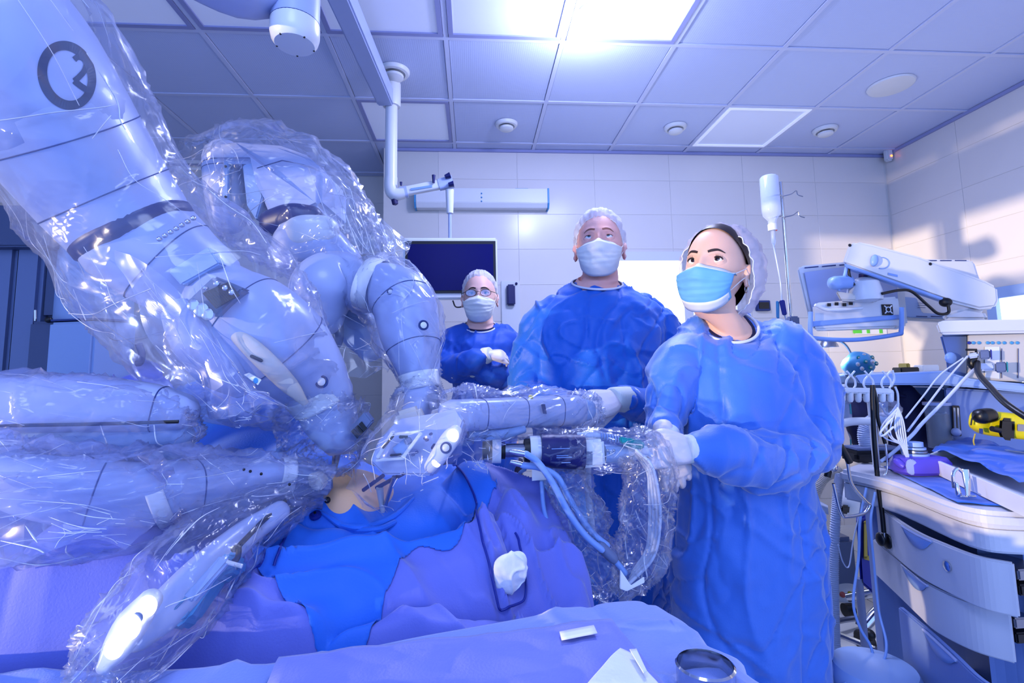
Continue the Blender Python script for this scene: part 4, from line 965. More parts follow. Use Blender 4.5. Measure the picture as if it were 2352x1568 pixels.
# ---- instrument drive at bottom left
t = thing('instrument_drive', 'robot instrument drive with glowing white lamps, pointing down at the lower left', 'surgical instrument', PY(400, 1350, .8))
arm_tube([(640, 1175, .92, 22), (560, 1230, .88, 30), (470, 1310, .80, 38), (380, 1400, .74, 40), (320, 1450, .72, 36)], 'carriage', 'robot_white', t, sq=3.2)
MB().prism([PY(400, 1395, .72), PY(520, 1262, .79), PY(548, 1275, .79), PY(540, 1310, .79), PY(500, 1322, .78), PY(430, 1420, .73), PY(395, 1445, .72), PY(372, 1430, .72)], (0, .035, -.02)).build('drive_housing', 'cyan_part', t, smooth=False, bevel=.005)
MB().prism([PY(415, 1370, .70), PY(505, 1272, .77), PY(528, 1285, .77), PY(440, 1385, .71)], (0, .012, -.006)).build('drive_cover', 'light_blue', t, smooth=False, bevel=.003)
MB().tube([PY(533, 1262, .78), PY(548, 1256, .78), PY(546, 1280, .78), PY(536, 1290, .78)], .004, 8, smooth=12).build('clip', 'dark', t)
MB().tube([PY(520, 1290, .77), PY(556, 1300, .77)], .003, 8).build('lever', 'label_white', t)
MB().tube([PY(655, 1150, .93), PY(600, 1200, .88), PY(540, 1262, .80)], .004, 8).build('guide_rod', 'dark', t)
arm_tube([(345, 1378, .68, 22), (305, 1430, .67, 30), (268, 1490, .655, 26), (240, 1530, .645, 14)], 'lamp_housing', 'white_plastic', t, sq=2.8)
for (x, y, r, Y) in ((338, 1392, .0135, .655), (296, 1440, .016, .640), (262, 1488, .013, .628)):
    MB().sphere(PY(x, y, Y), (r*.8, r*.4, r*.9), 18, 12).build('lamp_lens', 'led', t)
MB().sphere(PY(316, 1418, .644), (.006, .003, .006), 12, 8).build('button', 'robot_grey', t)
# ---- camera-arm drive plate
t = thing('drive_plate', 'flat robot carriage plate with two glowing lamps and button over the bare skin', 'surgical instrument', PY(950, 1040, 1.0))
YPl = 1.0
face = [PY(868, 1010, YPl), PY(915, 962, YPl+.03), PY(1050, 940, YPl), PY(1066, 965, YPl-.01), PY(1052, 1010, YPl-.02), PY(990, 1092, YPl-.03), PY(880, 1090, YPl-.02), PY(850, 1060, YPl)]
MB().prism(face, (.004, .05, -.01)).build('plate', 'robot_white', t, smooth=False, bevel=.004)
def bar(pts, w, Y, name, m, th=.008, parent=None):
    (x0, y0), (x1, y1) = pts; a, b_ = PY(x0, y0, Y), PY(x1, y1, Y); d = (b_-a).normalized(); n_ = d.cross(Vector((0,-1,0)))*M_(w, Y)/2
    return MB().prism([a+n_, b_+n_, b_-n_, a-n_], (0, th, 0)).build(name, m, parent or t, smooth=False, bevel=.0012)
bar([(866, 1052), (902, 992)], 8, .955, 'rail', 'white_plastic', .02); bar([(924, 1052), (966, 996)], 8, .955, 'rail', 'white_plastic', .02)
bar([(902, 997), (962, 992)], 5, .957, 'rail', 'white_plastic', .012); bar([(862, 1058), (930, 1052)], 6, .957, 'rail', 'white_plastic', .012)
bar([(878, 1030), (904, 1000)], 5, .952, 'slot', 'dark', .006); bar([(916, 1004), (936, 1002)], 7, .957, 'slot', 'dark', .006); bar([(895, 1046), (922, 1044)], 5, .957, 'slot', 'dark', .006)
bar([(908, 1040), (944, 1012)], 26, .966, 'inner_plate', 'light_blue', .012); bar([(930, 1018), (944, 1008)], 12, .96, 'slot', 'robot_grey', .006)
for (x, y) in ((972, 1008), (976, 1012), (952, 1040), (944, 1046), (985, 998)): bar([(x, y), (x+9, y-3)], 6, .958, 'mark', 'seam', .003)
bar([(992, 1032), (1000, 1020)], 9, .95, 'sensor', 'navy_plastic', .006)
arm_tube([(990, 1070, .945, 15), (1012, 1040, .945, 20), (1035, 1005, .95, 20), (1046, 990, .955, 14)], 'lamp_housing', 'white_plastic', t, sq=2.6)
for (x, y) in ((1040, 1000), (1001, 1058)): MB().sphere(PY(x, y, .936), (.0105, .006, .012), 18, 12).build('lamp_lens', 'led', t)
button(1025, 1028, .932, .008, t)
for k, (x0, y0, x1, y1) in enumerate(((880, 1092, 835, 1125), (930, 1085, 865, 1120), (905, 1095, 885, 1160))): MB().tube([PY(x0, y0, .98), PY(x1, y1, 1.03)], .004, 8).build('instrument_shaft', 'navy_plastic' if k < 2 else 'steel', t)
MB().tube([PY(872, 1120, 1.02), PY(880, 1182, 1.04)], [.007, .004], 12).build('cannula', 'beige', t)
MB().prism([PY(905, 948, 1.06), PY(960, 932, 1.06), PY(975, 965, 1.06), PY(915, 985, 1.06)], (0, .05, 0)).build('seal_housing', 'beige', t, smooth=False, bevel=.008)
MB().tube([PY(938, 962, 1.03), PY(930, 990, 1.03)], .003, 8).build('pin', 'wire_blue', t)
# ---- camera arm tube to the right
t = thing('robot_manipulator', 'horizontal white robot arm tube pointing right, its end held by a gloved hand', 'robot arm', PY(1200, 945, 1.2))
o, mb = arm_tube([(1040, 955, 1.08, 36), (1120, 950, 1.12, 34), (1230, 945, 1.2, 34), (1318, 942, 1.27, 35)], 'carriage_tube', 'robot_white', t, n=40, sq=3, sm=30, re=2)
for k in (10, 18, 26): ringseam(t, mb, k)
arm_tube([(1060, 975, 1.09, 8), (1200, 972, 1.16, 8), (1300, 966, 1.24, 7)], 'guide_rail', 'robot_grey', t, n=12)
arm_tube([(1316, 942, 1.27, 30), (1345, 941, 1.285, 24)], 'end_cap', 'light_blue', t, sq=3)
MB().sphere(PY(1308, 950, 1.225), .010, 14, 10).build('lamp_lens', 'led', t)
MB().sphere(PY(1219, 912, 1.17), .006, 10, 8).build('indicator', 'yellow', t)
MB().prism([PY(1243, 928, 1.155), PY(1252, 928, 1.155), PY(1256, 950, 1.155), PY(1248, 950, 1.155)], (0, .004, 0)).build('slot', 'navy_plastic', t, smooth=False)
MB().tube([PY(1075, 1000, 1.1), PY(1150, 998, 1.12), PY(1205, 985, 1.14)], [.012, .012, .008], 14, smooth=10).build('lower_strut', 'light_blue', t)
# ================================================================ endoscope
YE = 1.12
t = thing('endoscope', 'black and white endoscope camera head wrapped in plastic below the held tube', 'endoscope', PY(1250, 1035, YE))
ex = lambda px: PY(px, 1034, YE)
def seg(name, m, x0, x1, r0, r1, y0=1034, y1=1034, n=28, sq=2.0): return MB().tube([PY(x0, y0, YE), PY(x1, y1, YE)], [M_(r0, YE), M_(r1, YE)], n, sq=sq).build(name, m, t)
seg('shaft', 'dark', 1108, 1132, 20, 21); seg('clamp', 'white_plastic', 1130, 1150, 27, 27, sq=3)
seg('clamp_core', 'dark', 1148, 1160, 19, 19); seg('shaft', 'steel', 1156, 1206, 15, 15); seg('shaft', 'dark', 1204, 1220, 25, 27)
seg('collar', 'white_plastic', 1216, 1240, 32, 33); seg('camera_head', 'navy_plastic', 1240, 1338, 37, 41, 1033, 1036, 36, 2.5)
seg('strain_relief', 'tube_white', 1440, 1486, 20, 12, 1040, 1036)
MB().prism([PY(1332, 1012, YE-.03), PY(1388, 1008, YE-.03), PY(1392, 1072, YE-.03), PY(1334, 1076, YE-.03)], (0, .06, 0)).build('label_block', 'label_white', t, smooth=False, bevel=.006)
for k in range(12): 
    MB().prism([PY(1340+(k%2)*1, 1037+2.6*k, YE-.0315), PY(1361, 1037+2.6*k, YE-.0315), PY(1361, 1038.2+2.6*k, YE-.0315), PY(1340, 1038.2+2.6*k, YE-.0315)], (0, .002, 0)).build('barcode_bar', 'seam', t, smooth=False)
seg('connector', 'light_blue', 1388, 1442, 21, 18, 1042, 1042)
for k in range(3): MB().sphere(PY(1396+7*k, 1034+6*(k%2), YE-.022), .0032, 8, 6).build('pin', 'chrome', t)
for k, (yy, w_) in enumerate(((1030, 40), (1046, 26), (1050, 34), (1062, 20))): MB().box(PY(1288+4*k, yy, YE-.043), (M_(w_, YE), .001, .0012)).build('printed_line', 'tube_blue', t, smooth=False)
MB().tube([PY(1325, 1000, YE-.01), PY(1370, 998, YE-.01), PY(1420, 1010, YE), PY(1460, 1020, YE), PY(1500, 1050, YE)], M_(7, YE), 12, smooth=24).build('ribbed_cable', 'tube_white', t)
for k in range(9): 
    q = PY(1380+6.5*k, 1000+1.5*k, YE-.01); MB().tube([q-Vector((.0014,0,0)), q+Vector((.0014,0,0))], M_(8.6, YE), 12).build('cable_rib', 'tube_blue', t)
MB().prism([PY(1424, 1003, YE-.03), PY(1478, 1012, YE-.03), PY(1484, 1026, YE-.03), PY(1470, 1034, YE-.03), PY(1426, 1018, YE-.03)], (0, .014, 0)).build('teal_tag', 'teal', t, smooth=False, bevel=.003)
fr_ = [(1440, 1018), (1475, 1022), (1472, 1036), (1432, 1022), (1440, 1018)]
MB().tube([PY(x, y, YE-.033) for x, y in fr_], .0012, 5).build('white_outline', 'label_white', t, smooth=False)
MB().prism([PY(1222, 1078, YE-.01), PY(1262, 1082, YE-.01), PY(1268, 1100, YE-.01), PY(1222, 1104, YE-.01)], (0, .002, 0)).build('paper_tag', 'label_white', t, smooth=False)
# tubes and cables hanging from it (each its own thing)
def hang(name, label, pts, r, m, Y=None, cat='cable', sm=None):
    P = [PY(p[0], p[1], p[2] if len(p) > 2 else Y) for p in pts]
    o = MB().tube(P, r, 12, smooth=sm or len(P)*8, round_ends=2).build(name, m); return tag(o, label, cat)
Yc = 1.06
h1 = hang('light_cable', 'front pale blue cable curving down from the chrome connector of the endoscope', [(1208, 1042), (1236, 1062), (1270, 1110), (1308, 1180), (1345, 1230), (1382, 1262)], .0068, 'tube_blue', Yc)
for (x0, y0, x1, y1, p) in ((1170, 1036, 1210, 1043, h1),): 
    MB().tube([PY(x0, y0, Yc), PY((x0+x1)/2, (y0+y1)/2, Yc), PY(x1, y1, Yc)], [.0045, .0062, .0055], 12).build('connector', 'chrome', p)
h2 = hang('light_cable', 'rear pale blue cable running beside the front one, from the lower chrome connector', [(1200, 1068), (1240, 1074), (1280, 1095), (1305, 1140), (1335, 1190), (1365, 1228), (1394, 1252)], .0068, 'tube_blue', Yc+.02)
MB().tube([PY(1172, 1060, Yc+.02), PY(1188, 1064, Yc+.02), PY(1204, 1068, Yc+.02)], [.0045, .0062, .0055], 12).build('connector', 'chrome', h2)
j = hang('cable_splitter', 'grey cable joint where the two pale cables merge', [(1380, 1255), (1408, 1282)], .011, 'robot_grey', Yc+.01, 'cable joint')
hang('light_cable', 'merged pale cable below the grey joint inside the plastic loop', [(1406, 1280), (1420, 1296), (1435, 1315)], .0065, 'tube_blue', Yc+.01)
hang('suction_tube', 'thin light blue tube hanging left of the plastic loop down to the drape', [(1244, 1108), (1252, 1180), (1285, 1260), (1320, 1310), (1360, 1335)], .0048, 'tube_blue', 1.10, 'tube')
hang('vertical_tube', 'straight pale tube hanging behind the endoscope', [(1350, 1072), (1352, 1140), (1362, 1230)], .0078, 'tube_white', 1.2, 'tube')
for k in range(4):
    hang('bagged_cable', ['outermost','second outermost','second innermost','innermost'][k]+' of the four white cables looping down inside the clear sleeve on the right', [(1462, 1034+4*k), (1496-3*k, 1068+5*k), (1512-7*k, 1130), (1516-8*k, 1200), (1500-5*k, 1280-6*k), (1440+4*k, 1345-10*k)], .0034, 'tube_white', Yc+.012*k)
hang('drape_strap', 'diagonal pale strap seen behind the endoscope tubes', [(1178, 1105), (1195, 1085), (1206, 1078)], .004, 'tube_blue', 1.2, 'strap')
# ================================================================ draped patient and tables
def rbf(pts):
    """smooth z(x, y) through picked points"""
    P = np.array(pts, float); XY, Z = P[:,:2], P[:,2]; n = len(P)
    d = np.linalg.norm(XY[:,None]-XY[None], axis=2); K = np.sqrt(d*d+.0004); A = np.zeros((n+3, n+3)); A[:n,:n] = K-np.eye(n)*.006
    A[:n,n] = 1; A[:n,n+1:] = XY; A[n,:n] = 1; A[n+1:,:n] = XY.T
    w = np.linalg.solve(A, np.concatenate([Z, [0,0,0]]))
    def f(q):
        q = np.asarray(q, float); dd = np.sqrt(((q[:,None]-XY[None])**2).sum(2)+.0004); return dd @ w[:n]+w[n]+q @ w[n+1:]
    return f
PK = [(300,858,1.95),(440,905,1.62),(540,925,1.45),(600,913,1.38),(640,925,1.36),(690,1000,1.28),(690,1090,1.17),(600,1070,1.15),(500,1075,1.1),(430,1000,1.35),(430,1060,1.2),
      (700,1120,1.12),(760,1178,1.03),(830,1195,1.0),(900,1180,1.02),(960,1150,1.05),(1000,1110,1.1),(1060,1076,1.16),(1130,1072,1.17),(1185,1110,1.15),(1240,1142,1.13),(1262,1165,1.13),
      (1100,1180,1.04),(1100,1250,.98),(1180,1240,1.03),(1000,1200,1.0),(1000,1300,.93),(900,1280,.94),(700,1250,.95),(600,1240,.93),(620,1340,.86),(800,1400,.84),(1000,1430,.84),(1250,1300,1.0),(1320,1390,.97),(1200,1420,.90),
      (420,1250,.86),(300,1200,.88),(180,1300,.76),(0,1250,.76),(0,1420,.68),(200,1450,.69),(400,1440,.74),(300,1560,.64),(600,1480,.74),(0,1560,.62),(-150,1300,.74),(-300,1450,.66)]
pw = [PY(*p) for p in PK]
extra = [(.1,1.42,.80),(.30,1.35,.74),(-.15,1.5,.86),(-.4,1.75,1.02),(-.9,2.2,1.12),(-1.2,1.9,1.1),(-1.1,1.5,1.02),(-1.0,1.1,.95)]
zf = rbf([(p.x, p.y, p.z) for p in pw]+extra)
# table outline in plan: front edge just beyond the instrument table, right edge, back edge
RE0, RE1 = PY(1268, 1168, 1.13), PY(1335, 1400, .97)
def plan(u, v):
    """u 0..1 left->right, v 0..1 back->front"""
    back_y = 2.15-.85*np.clip((u-.1)/.6, 0, 1); front_y = .38+.46*np.clip((u-.35)/.65, 0, 1)
    y = back_y+(front_y-back_y)*v
    xr = RE0.x+(RE1.x-RE0.x)*np.clip((RE0.y-y)/(RE0.y-RE1.y), -.8, 1.8)
    x = -1.45+(xr+1.45)*u
    return x, y
NU, NV = 330, 260
U, V = np.meshgrid(np.linspace(0,1,NU), np.linspace(0,1,NV)); U = U.ravel(); V = V.ravel()
Xg, Yg = plan(U, V); Zg = zf(np.stack([Xg, Yg], 1))
def rip(p, k): return (1-np.abs(vnoise(p)))**k
q = np.stack([Xg, Yg, Zg*0], 1); q = q+.05*np.stack([vnoise(q*4), vnoise(q*4+7), q[:,0]*0], 1)
ca, sa = math.cos(.5), math.sin(.5); q1 = np.stack([q[:,0]*ca+q[:,1]*sa, -q[:,0]*sa+q[:,1]*ca, q[:,2]], 1)
ca, sa = math.cos(-.9), math.sin(-.9); q2 = np.stack([q[:,0]*ca+q[:,1]*sa, -q[:,0]*sa+q[:,1]*ca, q[:,2]], 1)
Zg = Zg+rip(q1*np.array([2.2, 8, 1])+3, 6)*.038-rip(q1*np.array([2.6, 7, 1])+30, 7)*.034+rip(q2*np.array([3, 9, 1])+9, 7)*.028+fbm(q*3.2+2, 2)*.016
# crumpled bunch on the right by the gauze
px_, py_2 = PY(1190, 1200, 1.05).x, PY(1190, 1200, 1.05).y
wt = np.exp(-((Xg-px_)/.10)**2-((Yg-py_2)/.13)**2); Zg += wt*(rip(q2*np.array([10,16,1])+4, 4)*.045-.018-rip(q1*np.array([14,10,1])+14, 5)*.04)
# the drape drops behind the instrument table
_f0, _f1 = PZ(-700,1560,.845), PZ(1450,1385,.845); ty = _f0.y+(Xg-_f0.x)*(_f1.y-_f0.y)/(_f1.x-_f0.x)
kk = np.clip((ty+.035-Yg)/.05, 0, 1); kk = kk*kk*(3-2*kk); Zg = Zg*(1-kk)+np.minimum(Zg, .72)*kk
# sink the sheet around the bare skin
BC = PY(778, 1102, 1.10)
hole = ((Xg-BC.x)/.150)**2+((Yg-BC.y)/.125)**2
PT = np.stack([Xg, Yg, Zg], 1).reshape(NV, NU, 3)
# hanging right side
hang_rows = []
edge = PT[:, -1].copy(); sk = []
for k, (dx, dz) in enumerate(((.010,-.004),(.022,-.02),(.030,-.06),(.034,-.14),(.038,-.24),(.042,-.36),(.046,-.5))):
    e = edge.copy(); ph = np.arange(NV)/NV*34; wv = np.sin(ph)+.6*np.sin(ph*1.9+1)
    e[:,0] += dx+wv*.010*min(1, k/3); e[:,2] = np.maximum(edge[:,2]+dz, .25); sk.append(e)
full = np.concatenate([PT]+[s_[:,None] for s_ in sk], axis=1); NW = full.shape[1]
def screen(P):
    d = P-np.array(CAM); f_ = d @ np.array(fw); return 1176+FPX*(d @ np.array(rt))/f_, CYP-FPX*(d @ np.array(up))/f_
def inpoly(x, y, poly):
    r = np.zeros(len(x), bool); n = len(poly)
    for i in range(n):
        x0, y0 = poly[i]; x1, y1 = poly[(i+1) % n]
        c = ((y0 > y) != (y1 > y)) & (x < (x1-x0)*(y-y0)/(y1-y0+1e-9)+x0); r ^= c
    return r
FV = full.reshape(-1, 3); sx, sy = screen(FV)
blue = inpoly(sx, sy, [(250,830),(440,880),(640,880),(720,940),(760,1000),(900,1040),(1060,1050),(1130,1060),(1150,1090),(1090,1180),(1040,1270),(950,1290),(890,1390),(810,1480),(700,1420),(600,1330),(540,1270),(480,1200),(440,1120),(400,1060),(300,960)])
hl = ((FV[:,0]-BC.x)/.085)**2+((FV[:,1]-BC.y)/.070)**2 < 1
faces = [(i*NW+j, i*NW+j+1, (i+1)*NW+j+1, (i+1)*NW+j) for i in range(NV-1) for j in range(NW-1)]
t = thing('patient_drape', 'large crumpled blue and violet surgical drape covering the patient on the table', 'drape', (PY(900,1300,.94).x, 1.0, .0))
b = MB(); b.add(FV, [f for f in faces if not hl[f[0]]]); b.build('violet_sheet', 'drape_violet', t, ang=180)
BP = [(430,872),(560,905),(640,905),(700,960),(760,1010),(900,1050),(1000,1080),(1060,1072),(1120,1074),(1140,1100),(1092,1180),(1040,1268),(950,1288),(890,1388),(812,1478),(700,1420),(604,1330),(540,1270),(490,1200),(440,1120),(400,1060),(380,960)]
def hit_smooth(px, py):
    d = np.array(ray(px, py)); tt = np.linspace(.4, 2.4, 260)/d[1]; P_ = np.array(CAM)+d*tt[:,None]; dz_ = P_[:,2]-zf(P_[:,:2])
    k_ = np.where(dz_ < 0)[0]; k_ = k_[0] if len(k_) else int(np.argmin(np.abs(dz_))); return P_[k_,:2]
BW = np.array([hit_smooth(a_, b__) for a_, b__ in BP])
dense = catmull(np.vstack([BW, BW[:1]]), 900)[:-1]
ins = inpoly(FV[:,0], FV[:,1], [tuple(q_) for q_ in dense[::3]])
bm_ = [f for f in faces if any(ins[k_] for k_ in f) and not hl[f[0]] and not hl[f[2]] and f[0] % NW < NU-1]
ix = sorted({i for f in bm_ for i in f}); mp_ = {o: n for n, o in enumerate(ix)}; vv = []
for i in ix:
    p = FV[i]+np.array([0,-.001,.0035])
    if not ins[i]:
        k_ = int(np.argmin(((dense-p[:2])**2).sum(1))); p = np.array([dense[k_,0], dense[k_,1]-.001, p[2]])
    vv.append(p)
b = MB(); b.add(vv, [tuple(mp_[i] for i in f) for f in bm_]); b.build('blue_sheet', 'drape_blue', t, ang=180, solid=.001)
_db = BVHTree.FromPolygons([Vector(v) for v in FV], [f for f in faces if not hl[f[0]]])
def on_drape(px, py, dz=.004):
    h = _db.ray_cast(CAM, ray(px, py).normalized())
    if h[0] is None or h[0].y > 1.7: return PY(px, py, 1.0)
    n_ = h[1] if h[1].z > 0 else -h[1]; return h[0]+n_*(dz+.002)
# raised crease folds (rolled hems) of the sheet
for pts in ([(770,1205),(830,1215),(880,1205),(920,1180),(950,1150)], [(740,1180),(800,1215),(860,1222),(905,1205)]):
    MB().tube([on_drape(x, y, .004) for x, y in pts], [.003,.006,.006,.005,.003][:len(pts)], 8, smooth=20, round_ends=2).build('hem_fold', 'drape_blue', t)
# patient: torso under the drape, skin showing in the opening
b = MB(); b.sphere((BC.x, BC.y+.01, BC.z-.060), (.120, .100, .080), 48, 30); b.sphere((BC.x-.05, BC.y+.10, BC.z-.10), (.22, .12, .09), 32, 20)
t = thing('patient', 'bare peach skin of the patient showing through the drape opening under the robot tips', 'person', (BC.x, BC.y, .82))
def bellyd(co, no):
    r = np.exp(-((co[:,0]-BC.x-.02)**2+(co[:,1]-BC.y+.03)**2)/.0006); return -no*(r*.012)[:,None]
remesh(b, 'body', 'skin_belly', .006, t, disp=bellyd)
# operating table under it
t = thing('operating_table', 'operating table hidden under the big blue drape', 'table', (-.4, 1.15, 0))
MB().box((-.5, 1.2, .70), (1.3, .5, .06)).build('table_top', 'dark', t, smooth=False, bevel=.02)
MB().box((-.4, 1.2, .36), (.3, .3, .64)).build('column', 'robot_white', t, smooth=False, bevel=.02)
MB().box((-.4, 1.2, .03), (.9, .5, .06)).build('base', 'robot_white', t, smooth=False, bevel=.02)
# things on the drape
g = MB(); gc = on_drape(1152, 1308, .026); 
for k in range(3): g.sphere(gc+Vector((.004*k-.004, .003*k, .008*(k-1)-.004*k)), (.030-.005*k, .010, .034-.003*k), 28, 20, Matrix.Rotation(.3*k, 3, 'Y'))
def gz(co, no): 
    a = fbm(co*24, 2)*.005+(1-np.abs(vnoise(co*38)))**6*.004; return no*a[:,None]
o = remesh(g, 'gauze_swab', 'gauze', .0022, disp=gz); tag(o, 'crumpled white gauze lying on the drape between two dark blue wires', 'gauze')
def wire(pts, lab, r=.0022, dz=.004, m='wire_blue', free=()):
    P = np.array([tuple(on_drape(x, y, .005)) for x, y in catmull(pts, len(pts)*5)]); Q = P.copy(); Q[1:-1] = (P[:-2]+2*P[1:-1]+P[2:])/4; Q[:,2] = np.maximum(Q[:,2], P[:,2])
    return tag(MB().tube([tuple(p_) for p_ in Q], r, 8, smooth=len(Q)*3).build('electrode_wire', m), lab, 'wire')
wire([(1042,1068),(1066,1092),(1090,1140),(1100,1180),(1112,1235),(1122,1290),(1127,1340),(1134,1385),(1142,1403),(1170,1394),(1200,1380),(1207,1350),(1200,1300),(1195,1255),(1186,1225)], 'dark blue wire looping down over the drape around the white gauze')
wire([(672,1140),(668,1185),(655,1235),(636,1275),(628,1300)], 'dark blue wire leaving the lower arm tip, right one of the pair', .0024)
wire([(640,1160),(618,1205),(608,1255),(596,1295),(560,1330),(530,1360)], 'dark blue wire leaving the lower arm tip, left one of the pair', .0024)
sp_ = on_drape(724, 1186, .003)
t = thing('snap_button', 'small round dark blue snap on the drape below the bare skin', 'button', sp_)
MB().lathe([(.0005,0),(.0105,0),(.0105,.004),(.006,.005),(.0055,.008),(.0005,.008)], sp_, 20, Matrix.Rotation(.6, 3, 'X')).build('disc', 'wire_blue', t)
MB().lathe([(.0005,.008),(.0025,.008),(.0022,.010),(.0005,.0102)], sp_, 14, Matrix.Rotation(.6, 3, 'X')).build('stud', 'dark', t)
# ---------------------------------------------------------------- instrument table in front
ZT = .845
fe = [PZ(x, y, ZT) for x, y in ((-700,1560),(0,1545),(600,1525),(1000,1455),(1300,1405),(1450,1385))]
corner = PZ(1490, 1395, ZT)
t = thing('instrument_table', 'blue draped instrument table along the bottom edge with a folded violet sheet', 'table', (-.05, .5, 0))
rows = []
edge_pts = catmull([tuple(p) for p in fe]+[tuple(corner)], 90)
dirn = Vector(edge_pts[60])-Vector(edge_pts[30]); dirn.z = 0; dirn.normalize(); back = Vector((dirn.y, -dirn.x, 0))
nr = 70
for i in range(nr):
    s_ = i/(nr-1); row = []
    for j in range(90):
        e = Vector(edge_pts[j])
        if s_ < .12: k = s_/.12; p = e+back*(-.012*(1-k)**2); p.z = ZT-.16*(1-k)**2.2+.0
        else: p = e+back*((s_-.12)*.42)
        row.append(p)
    # right end falls over the corner
    last = row[-1]
    for k, (dx, dz) in enumerate(((.012,-.002),(.024,-.008),(.036,-.022),(.044,-.045),(.052,-.085),(.058,-.14),(.064,-.22),(.07,-.32),(.075,-.45))):
        p = last+dirn*(dx*1.0+.012*math.sin(i*.45+.5*k)*min(1,k/4))+Vector((0,0,dz)); row.append(p)
    rows.append(row)
def tfold(co, no):
    q = co+.03*np.stack([vnoise(co*6), vnoise(co*6+7), co[:,2]*0], 1)
    return no*(rip(q*np.array([5, 9, 5.])+21, 7)*.008-rip(q*np.array([8,5,6.])+50, 8)*.006+fbm(q*5, 2)*.004)[:,None]
tc_ = MB().grid(rows).build('table_cloth', 'drape_light', t, ang=180, disp=tfold)
MB().box((-.25, .42, ZT-.03), (.9, .36, .03), Matrix.Rotation(.27, 3, 'Z')).build('table_top', 'steel', t, smooth=False, bevel=.01)
for (x, y) in ((-.6, .2), (.1, .38), (-.55, .45), (.02, .6)): MB().tube([(x, y, ZT-.04), (x, y, .02)], .014, 10).build('leg', 'steel', t)
def tpt(px, py, dz): p = PZ(px, py, ZT+dz); return p
def sheet(name, quad, m, dz, nu=30, nv=20, par=None, amp=.003, seed=0):
    A, B, C, D = [Vector(p) for p in quad]; G = []
    for i in range(nv+1):
        r = []
        for j in range(nu+1):
            u, v = j/nu, i/nv; p = A.lerp(B, u).lerp(D.lerp(C, u), v); z = amp*float(fbm(np.array([[p.x*14+seed, p.y*14, seed]]), 2)[0]); r.append(p+Vector((0,0,abs(z)+dz)))
        G.append(r)
    return MB().grid(G).build(name, m, par, solid=.001, ang=180)
o = sheet('folded_sheet', [PZ(640,1515,ZT+.012), PZ(1405,1430,ZT+.012), PZ(1560,1620,ZT+.012), PZ(560,1700,ZT+.012)], 'drape_violet', .003, par=None, amp=.004); tag(o, 'flat violet blue sheet folded on the instrument table at the bottom', 'sheet')
o = sheet('paper_label', [PZ(1285,1451,ZT+.022), PZ(1364,1436,ZT+.022), PZ(1372,1454,ZT+.022), PZ(1290,1470,ZT+.022)], 'label_white', 0, 6, 3, amp=.0005); tag(o, 'small white rectangular paper label on the front table cloth', 'label')
o = sheet('towel', [PZ(1425,1500,ZT+.020), PZ(1452,1506,ZT+.018), PZ(1560,1640,ZT+.018), PZ(1300,1640,ZT+.02)], 'gauze', .003, amp=.006, seed=4); tag(o, 'pale towel corner on the table near the bottom edge', 'towel')
o = sheet('towel', [PZ(1446,1494,ZT+.03), PZ(1462,1492,ZT+.03), PZ(1486,1545,ZT+.03), PZ(1478,1550,ZT+.03)], 'label_white', .001, 8, 8, amp=.002, seed=4); tag(o, 'narrow white strip of cloth beside the pale towel corner', 'towel')
# steel cup-topped stand near the bottom
YC = .60; c = PY(1620, 1535, YC); rC = M_(62, YC)
t = thing('steel_stand', 'shiny steel pipe stand with open dark cup top at the bottom edge', 'stand', (c.x, c.y, 0))
MB().lathe([(rC*.93,-.10),(rC,-.10),(rC*1.0,.0),(rC*1.03,.004),(rC*.96,.006),(rC*.93,.0),(rC*.90,-.08),(.0005,-.082),(.0005,-.1)], c+Vector((0,0,.0)), 40).build('cup', 'chrome', t)
MB().lathe([(.0005,-.076),(rC*.86,-.076),(rC*.86,-.02),(rC*.9,-.02),(rC*.9,-.079),(.0005,-.079)], c, 30).build('liner', 'black_rubber', t)
MB().tube([(c.x, c.y, c.z-.1), (c.x, c.y, .03)], .014, 14).build('pole', 'steel', t)
MB().lathe([(.0005,0),(.16,0),(.16,.015),(.02,.035),(.0005,.035)], (c.x, c.y, .006), 30).build('base', 'steel', t)
# ================================================================ clear plastic covers
sleeve('plastic_sleeve', 'big clear plastic sleeve over the circled 2 robot arm', [(-60, 0, .80, 200), (60, 130, .82, 188), (150, 290, .88, 178), (270, 470, .95, 170), (400, 620, 1.0, 185), (520, 740, 1.02, 190), (640, 840, 1.05, 150), (720, 900, 1.07, 82)], 'film_sleeve', .006, 9, 1, n=110, sm=110)
# hanging flap of the same sleeve, lower edge
def flap(label, quads, m, amp, seed, nu=60, nv=60, name='plastic_flap', f=12):
    G = []; 
    rowsP = [[PY(*p) for p in r] for r in quads]
    fine = [catmull([tuple(p) for p in r], nu) for r in rowsP]; fine = np.array(fine)
    out = np.array([catmull(fine[:, j], nv) for j in range(nu)])
    o = MB().grid([[Vector(p) for p in r] for r in out]).build(name, m, None, ang=180, disp=crumple(amp, f, seed)); creases(o, nv, nu, False, int(nu*.45), seed); return tag(o, label, 'plastic cover')
flap('loose clear plastic flap hanging below the circled 2 arm over the tower', [[(230,560,.92),(300,640,.92),(340,760,.92),(400,880,.93),(450,950,.94)], [(330,600,.9),(390,720,.9),(440,830,.9),(480,900,.9),(520,960,.9)], [(430,690,.9),(470,770,.89),(520,860,.88),(560,900,.88),(600,930,.9)], [(520,820,.9),(550,860,.89),(600,900,.9),(640,915,.92),(672,940,.98)]], 'film_milky', .008, 5)
flap('thin pointed plastic corner hanging over the blue drape at left', [[(440,930,.95),(500,925,.94),(560,900,.94),(600,890,.95)], [(490,960,.95),(540,950,.94),(580,935,.94),(612,920,.95)], [(545,985,.95),(556,978,.94),(575,965,.94),(590,955,.95)]], 'film_clear', .006, 8)
